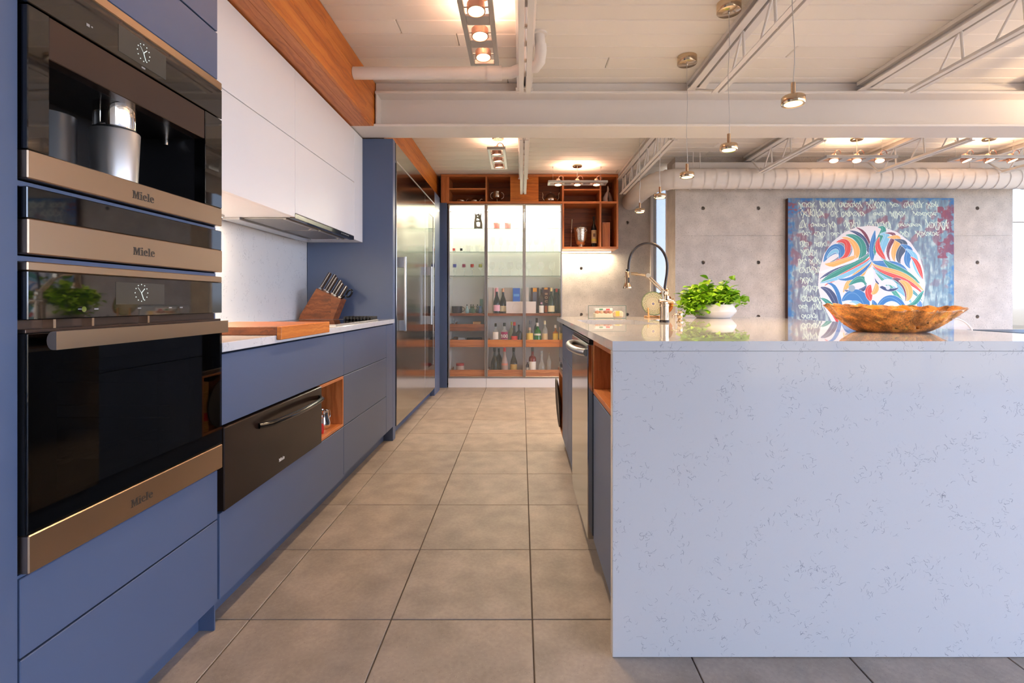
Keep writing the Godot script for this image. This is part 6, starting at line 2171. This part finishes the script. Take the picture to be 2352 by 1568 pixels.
	for k in 25:
		var f := TAU * k / 24.0
		ri.append(Vector3(wx(1187, 6.1) + cos(f) * 0.05, sy + 0.068 + sin(f) * 0.05, -6.0998))
	part(wb, "embossed_ring", mb().tube(ri, 0.0012, 5, false), mat(rgb8(200, 192, 188), 0.5))
	var gb := "bottles on the wooden cabinet shelf"
	bottle("champagne_bottle", "dark bottle with pale pink label and pink foil", 1141, sy, 0.305, 0.042, dark, mat(rgb8(226, 150, 150), 0.35, 0.4), pinkp, 0.09, 0.33, 1, gb, -0.05)
	bottle("champagne_bottle", "dark bottle with cream label and rose foil", 1155.5, sy, 0.30, 0.041, dark, mat(rgb8(222, 160, 120), 0.35, 0.4), cream, 0.07, 0.3, 1, gb, -0.005)
	bottle("wine_bottle", "dark brown slim bottle between the maroon cartons", 1244, sy, 0.29, 0.036, mat(rgb8(40, 20, 16), 0.1), blk, null, 0, 0, 0, gb, 0.0)
	bottle("small_bottle", "small flask with large white label in front of the maroon carton", 1243.5, sy, 0.13, 0.03, mat(rgb8(70, 50, 50), 0.1), mat(rgb8(206, 150, 170), 0.4), whitep, 0.05, 0.72, 2, gb, -0.085)
	bottle("champagne_bottle", "green bottle with gold foil neck and wide cream label", 1266, sy, 0.308, 0.043, mat(rgb8(26, 44, 36), 0.08), gold, cream, 0.06, 0.3, 1, gb, -0.04)
	bottle("wine_bottle", "dark bottle with red cap at the end of the wooden shelf", 1278.5, sy, 0.30, 0.035, mat(rgb8(22, 34, 32), 0.08), mat(rgb8(190, 50, 60), 0.4), null, 0, 0, 0, gb, 0.02)
	# middle trays
	var ty := TRAY_Y + 0.0105
	var gm2 := "spirits in the middle trays"
	bottle("liquor_bottle", "clear bottle with black pourer and small white label", 1138.5, ty, 0.27, 0.036, clear_b, blk, whitep, 0.3, 0.62, 2, gm2, -0.05)
	var b100 := bottle("liquor_bottle", "bottle with magenta label reading 100", 1158.5, ty, 0.275, 0.044, clear_b, blk, mat(rgb8(160, 24, 88), 0.5), 0.3, 0.62, 2, gm2, -0.05)
	lettering(b100, "100", 0.04, M.logo_light, Vector3(wx(1158.5, DP - 0.05), ty + 0.118, -(DP - 0.05) + 0.0452), 0.0)
	bottle("liquor_bottle", "pale green slim bottle behind the red capped one", 1175, ty, 0.285, 0.03, pane(rgb8(170, 180, 120), 0.5, 0.05), mat(rgb8(190, 180, 60), 0.4), null, 0, 0, 0, gm2, 0.06)
	bottle("liquor_bottle", "round dark bottle with red neck and round red label", 1181.5, ty, 0.285, 0.042, mat(rgb8(30, 14, 12), 0.08), mat(rgb8(214, 44, 30), 0.35), mat(rgb8(222, 62, 50), 0.5), 0.1, 0.42, 3, gm2, -0.06)
	bottle("liquor_bottle", "dark square bottle with black stopper next to the door stile", 1192, ty, 0.25, 0.034, mat(rgb8(50, 46, 50), 0.1), blk, null, 0, 0, 2, gm2, 0.0)
	bottle("liquor_bottle", "flask with yellow and orange label below a glass stopper", 1216.5, ty, 0.22, 0.045, pane(rgb8(200, 190, 120), 0.5, 0.05), mat(rgb8(214, 170, 150), 0.4), mat(rgb8(236, 200, 90), 0.5), 0.2, 0.7, 2, gm2, -0.05)
	bottle("decanter", "crystal decanter with big faceted stopper in the middle tray", 1218, ty, 0.30, 0.04, clear_b, mat(rgb8(150, 146, 160), 0.1, 0.3), null, 0, 0, 3, gm2, 0.06)
	bottle("liquor_bottle", "green glass bottle with white cap and white band", 1234.5, ty, 0.275, 0.043, mat(rgb8(20, 104, 30), 0.06), whitep, mat(rgb8(226, 232, 226), 0.5), 0.46, 0.54, 0, gm2, -0.05)
	bottle("wine_bottle", "dark tall bottle behind the green one", 1232.5, ty, 0.33, 0.034, mat(rgb8(30, 20, 20), 0.08), mat(rgb8(46, 22, 26), 0.4), null, 0, 0, 0, gm2, 0.06)
	bottle("liquor_bottle", "clear bottle with cream printed label and ivory neck", 1251.5, ty, 0.30, 0.036, clear_b, cream, mat(rgb8(214, 192, 150), 0.5), 0.1, 0.5, 0, gm2, -0.05)
	bottle("liquor_bottle", "amber bottle with yellow label behind the island corner", 1276, ty, 0.25, 0.036, mat(rgb8(150, 90, 20), 0.1), whitep, mat(rgb8(232, 200, 60), 0.5), 0.1, 0.6, 2, gm2, -0.04)
	# bottom trays
	var by := BASE_Y + 0.0105
	var gb2 := "spirits in the bottom trays"
	bottle("champagne_bottle", "very dark olive bottle with tiny label", 1136, by, 0.328, 0.045, mat(rgb8(32, 30, 18), 0.08), blk, null, 0, 0, 1, gb2, -0.04)
	bottle("liquor_bottle", "pinkish frosted bottle with red cap and yellow dot", 1159, by, 0.33, 0.042, mat(rgb8(168, 146, 140), 0.25), mat(rgb8(210, 30, 38), 0.4), mat(rgb8(206, 130, 116), 0.5), 0.36, 0.44, 1, gb2, -0.05)
	bottle("liquor_bottle", "brown bottle with round golden label in the bottom tray", 1180, by, 0.328, 0.044, mat(rgb8(34, 22, 14), 0.08), blk, mat(rgb8(196, 160, 80), 0.5), 0.06, 0.4, 1, gb2, -0.04)
	bottle("wine_bottle", "plain dark bottle at the back of the bottom tray", 1146, by, 0.31, 0.036, mat(rgb8(24, 18, 14), 0.08), blk, null, 0, 0, 0, gb2, 0.06)
	bottle("small_bottle", "small bottle with white label beside the stile", 1211.5, by, 0.18, 0.02, mat(rgb8(60, 44, 60), 0.1), mat(rgb8(200, 190, 210), 0.4), whitep, 0.05, 0.5, 0, gb2, -0.04)
	bottle("whiskey_bottle", "red-brown bottle with white label in the bottom tray", 1223, by, 0.332, 0.045, mat(rgb8(120, 28, 14), 0.06), blk, whitep, 0.05, 0.5, 2, gb2, -0.05)
	bottle("decanter", "clear cut glass decanter in the bottom tray", 1244, by, 0.29, 0.042, clear_b, clear_b, null, 0, 0, 3, gb2, -0.04)
	bottle("liquor_bottle", "plain clear bottle at the end of the bottom tray", 1261, by, 0.27, 0.026, clear_b, clear_b, null, 0, 0, 0, gb2, -0.02)
	# left cabinet trays
	var tin := thing("red_tin", "red tin with pale label in the bottom tray", "tin", Vector3(wx(1057, DP - 0.03), by, -(DP - 0.03)))
	part(tin, "can", mb().lathe([Vector2(0, 0), Vector2(0.048, 0), Vector2(0.048, 0.115), Vector2(0, 0.115)], tin.position, 24), mat(rgb8(196, 176, 166), 0.4))
	part(tin, "lid", mb().lathe([Vector2(0.05, 0.112), Vector2(0.05, 0.135), Vector2(0.045, 0.14), Vector2(0, 0.14)], tin.position, 24), mat(rgb8(150, 30, 36), 0.35))
	var uy := wy(760, ZB + 0.03) + 0.0105
	var sh := thing("pepper_mill", "small steel pepper mill in the uppermost tray", "mill", Vector3(wx(1048, DP), uy, -DP))
	part(sh, "body", mb().lathe([Vector2(0, 0), Vector2(0.018, 0), Vector2(0.014, 0.05), Vector2(0.018, 0.09)], sh.position, 16), M.chrome)
	part(sh, "knob", mb().lathe([Vector2(0.018, 0.09), Vector2(0.014, 0.105), Vector2(0, 0.11)], sh.position, 16), M.chrome)
	var bk := thing("wooden_box", "small pale wooden box in the uppermost tray", "box", Vector3(wx(1096, DP), uy, -DP))
	part(bk, "case", mb().lim(wx(1087, DP), wx(1105, DP), uy, uy + 0.082, DP - 0.05, DP + 0.05, 0.002), M.pale_wood)
	part(bk, "lid", mb().lim(wx(1087, DP), wx(1105, DP), uy + 0.0825, uy + 0.1, DP - 0.05, DP + 0.05, 0.002), M.pale_wood)
	var ny := ty
	for k in 3:
		var o := thing("paper_packet", ["crumpled white packet in the middle tray under the mug", "folded brown packet in the middle tray under the mug", "dark flat packet in the middle tray under the mug"][k], "packet", Vector3(wx([1059, 1047, 1085][k], DP), ny, -DP), "packets in the middle tray")
		part(o, "sheet", mb().lim(wx([1052, 1040, 1070][k], DP), wx([1068, 1051, 1106][k], DP), ny, ny + [0.092, 0.1, 0.088][k], DP - 0.02 + 0.05 * k, DP + 0.02 + 0.05 * k, 0.008), mat([rgb8(226, 220, 214), rgb8(130, 92, 60), rgb8(70, 60, 56)][k], 0.6))
	# upper wooden shelves
	var oy := wy(462.5, ZB) + 0.0005
	for k in 2:
		var at := Vector3(wx([1060, 1091][k], 6.2), oy, -6.2)
		var o := thing("silver_dish", ["small silver covered dish on the open shelf, nearer the bulkhead", "small silver covered dish on the open shelf, nearer the trophy cup"][k], "dish", at, "silver dishes")
		part(o, "bowl", mb().lathe([Vector2(0, 0), Vector2(0.04, 0), Vector2(0.058, 0.026), Vector2(0.055, 0.046), Vector2(0.028, 0.066), Vector2(0, 0.07)], at, 22), M.silver)
		part(o, "handle", mb().tube([at + Vector3(0.055, 0.035, 0), at + Vector3(0.075, 0.06, 0), at + Vector3(0.09, 0.055, 0)], 0.004, 8), M.silver)
	var cp := Vector3(wx(1142, 6.2), oy, -6.2)
	var tc := thing("trophy_cup", "silver two handled trophy cup on the open wooden shelf", "cup", cp)
	part(tc, "foot", mb().lathe([Vector2(0, 0), Vector2(0.035, 0), Vector2(0.03, 0.008), Vector2(0.009, 0.02), Vector2(0.008, 0.04)], cp, 22), M.silver)
	part(tc, "bowl", mb().lathe([Vector2(0.008, 0.04), Vector2(0.04, 0.055), Vector2(0.055, 0.085), Vector2(0.05, 0.12), Vector2(0.046, 0.14), Vector2(0.05, 0.146), Vector2(0.044, 0.146), Vector2(0.03, 0.07), Vector2(0, 0.06)], cp, 26), M.silver)
	for s in [-1.0, 1.0]:
		var pts := []
		for k in 9:
			var f := -PI / 2 + PI * k / 8.0
			pts.append(cp + Vector3(s * (0.048 + cos(f) * 0.034), 0.1 + sin(f) * 0.04, 0))
		part(tc, "handle", mb().tube(pts, 0.0045, 8), M.silver)
	var bp := Vector3(wx(1265, 6.2), oy, -6.2)
	var bw := thing("domed_tureen", "dark silver tureen with dome lid and two tall handles on the open shelf", "tureen", bp)
	part(bw, "bowl", mb().lathe([Vector2(0, 0), Vector2(0.05, 0), Vector2(0.075, 0.02), Vector2(0.082, 0.05), Vector2(0.08, 0.055)], bp, 28), M.silver)
	part(bw, "lid", mb().lathe([Vector2(0.08, 0.055), Vector2(0.06, 0.1), Vector2(0.03, 0.125), Vector2(0.008, 0.132), Vector2(0.01, 0.142), Vector2(0, 0.146)], bp, 28), M.pewter)
	for s in [-1.0, 1.0]:
		part(bw, "handle", mb().tube([bp + Vector3(s * 0.078, 0.04, 0), bp + Vector3(s * 0.1, 0.07, 0), bp + Vector3(s * 0.095, 0.11, 0), bp + Vector3(s * 0.105, 0.135, 0)], 0.005, 8), M.silver)
	var fp := Vector3(wx(1396, 6.2), oy, -6.2)
	var fg := thing("carved_figure", "pale and grey abstract figure with raised arm on the open shelf", "figurine", fp)
	part(fg, "pale_body", mb().tube([fp + Vector3(-0.028, 0, 0.01), fp + Vector3(-0.034, 0.06, 0.01), fp + Vector3(-0.018, 0.11, 0.01), fp + Vector3(-0.004, 0.15, 0)], [0.034, 0.03, 0.022, 0.01], 14), mat(rgb8(216, 196, 180), 0.5))
	part(fg, "grey_body", mb().tube([fp + Vector3(0.03, 0, -0.01), fp + Vector3(0.034, 0.06, -0.01), fp + Vector3(0.02, 0.12, 0), fp + Vector3(0.004, 0.15, 0)], [0.032, 0.028, 0.018, 0.01], 14), mat(rgb8(130, 112, 104), 0.5))
	part(fg, "arm", mb().tube([fp + Vector3(0.0, 0.14, 0), fp + Vector3(0.002, 0.18, 0), fp + Vector3(-0.002, 0.215, 0)], [0.012, 0.014, 0.007], 12), mat(rgb8(216, 196, 180), 0.5))
	# lower box of the shelf unit
	var ly := wy(566.5, ZB) + 0.0005
	var rp := Vector3(wx(1311, 6.2), ly, -6.2)
	var rd := thing("sharpening_steel", "slim steel rod with pale handle leaning in the open box", "tool", rp)
	part(rd, "rod", mb().rod(rp, rp + Vector3(0.012, 0.2, -0.03), 0.004, 10), M.silver)
	part(rd, "guard", mb().rod(rp + Vector3(0.012, 0.195, -0.03), rp + Vector3(0.0135, 0.225, -0.032), 0.009, 12), M.chrome)
	part(rd, "handle", mb().rod(rp + Vector3(0.0135, 0.23, -0.032), rp + Vector3(0.02, 0.36, -0.045), 0.010, 12), M.silver)
	var ip := Vector3(wx(1334, 6.18), ly, -6.18)
	var ib := thing("ice_bucket", "hammered silver ice bucket with lid in the open wooden box", "bucket", ip)
	part(ib, "foot", mb().lathe([Vector2(0, 0), Vector2(0.055, 0), Vector2(0.05, 0.01), Vector2(0.03, 0.022), Vector2(0.035, 0.03)], ip, 28), M.silver)
	part(ib, "pail", mb().lathe([Vector2(0.035, 0.03), Vector2(0.06, 0.05), Vector2(0.07, 0.1), Vector2(0.082, 0.2), Vector2(0.086, 0.235), Vector2(0.09, 0.242), Vector2(0.086, 0.245)], ip, 40), M.hammered)
	part(ib, "lid", mb().lathe([Vector2(0.086, 0.243), Vector2(0.05, 0.252), Vector2(0.01, 0.255), Vector2(0.006, 0.262), Vector2(0.010, 0.272), Vector2(0, 0.278)], ip, 28), M.silver)
	for s in [-1.0, 1.0]:
		var pts := []
		for k in 9:
			var f := TAU * k / 8.0
			pts.append(ip + Vector3(s * 0.045 + cos(f) * 0.018, 0.205 + sin(f) * 0.016, 0.078))
		part(ib, "ring_handle", mb().tube(pts, 0.0035, 8, false), M.silver)
	var wbt := bottle("wine_bottle", "dark wine bottle with ornate cream label in the open wooden box", 1364, ly, 0.38, 0.035, mat(rgb8(14, 16, 22), 0.06), blk, mat(rgb8(190, 160, 118), 0.6), 0.14, 0.56, 0, "", -0.02)
	part(wbt, "label_band", mb().lathe([Vector2(0.0362, 0.075), Vector2(0.0362, 0.105)], wbt.position, 14, PI / 2 - 1.1, PI / 2 + 1.1), mat(rgb8(206, 180, 80), 0.5))
	part(wbt, "label_seal", mb().lathe([Vector2(0.0362, 0.13), Vector2(0.0362, 0.17)], wbt.position, 8, PI / 2 - 0.4, PI / 2 + 0.4), mat(rgb8(110, 80, 60), 0.5))
	var xp := Vector3(wx(1391, 6.2), ly, -6.2)
	var xb := thing("wooden_wine_box", "upright wooden wine box in the narrow side of the open box", "box", xp)
	part(xb, "case", mb().lim(wx(1382, 6.2), wx(1400, 6.2), ly, ly + 0.31, 6.16, 6.26, 0.002, 1), M.cherry)
	part(xb, "sliding_lid", mb().lim(wx(1383.5, 6.2), wx(1398, 6.2), ly + 0.01, ly + 0.295, 6.157, 6.16, 0.0005, 1), M.teak)
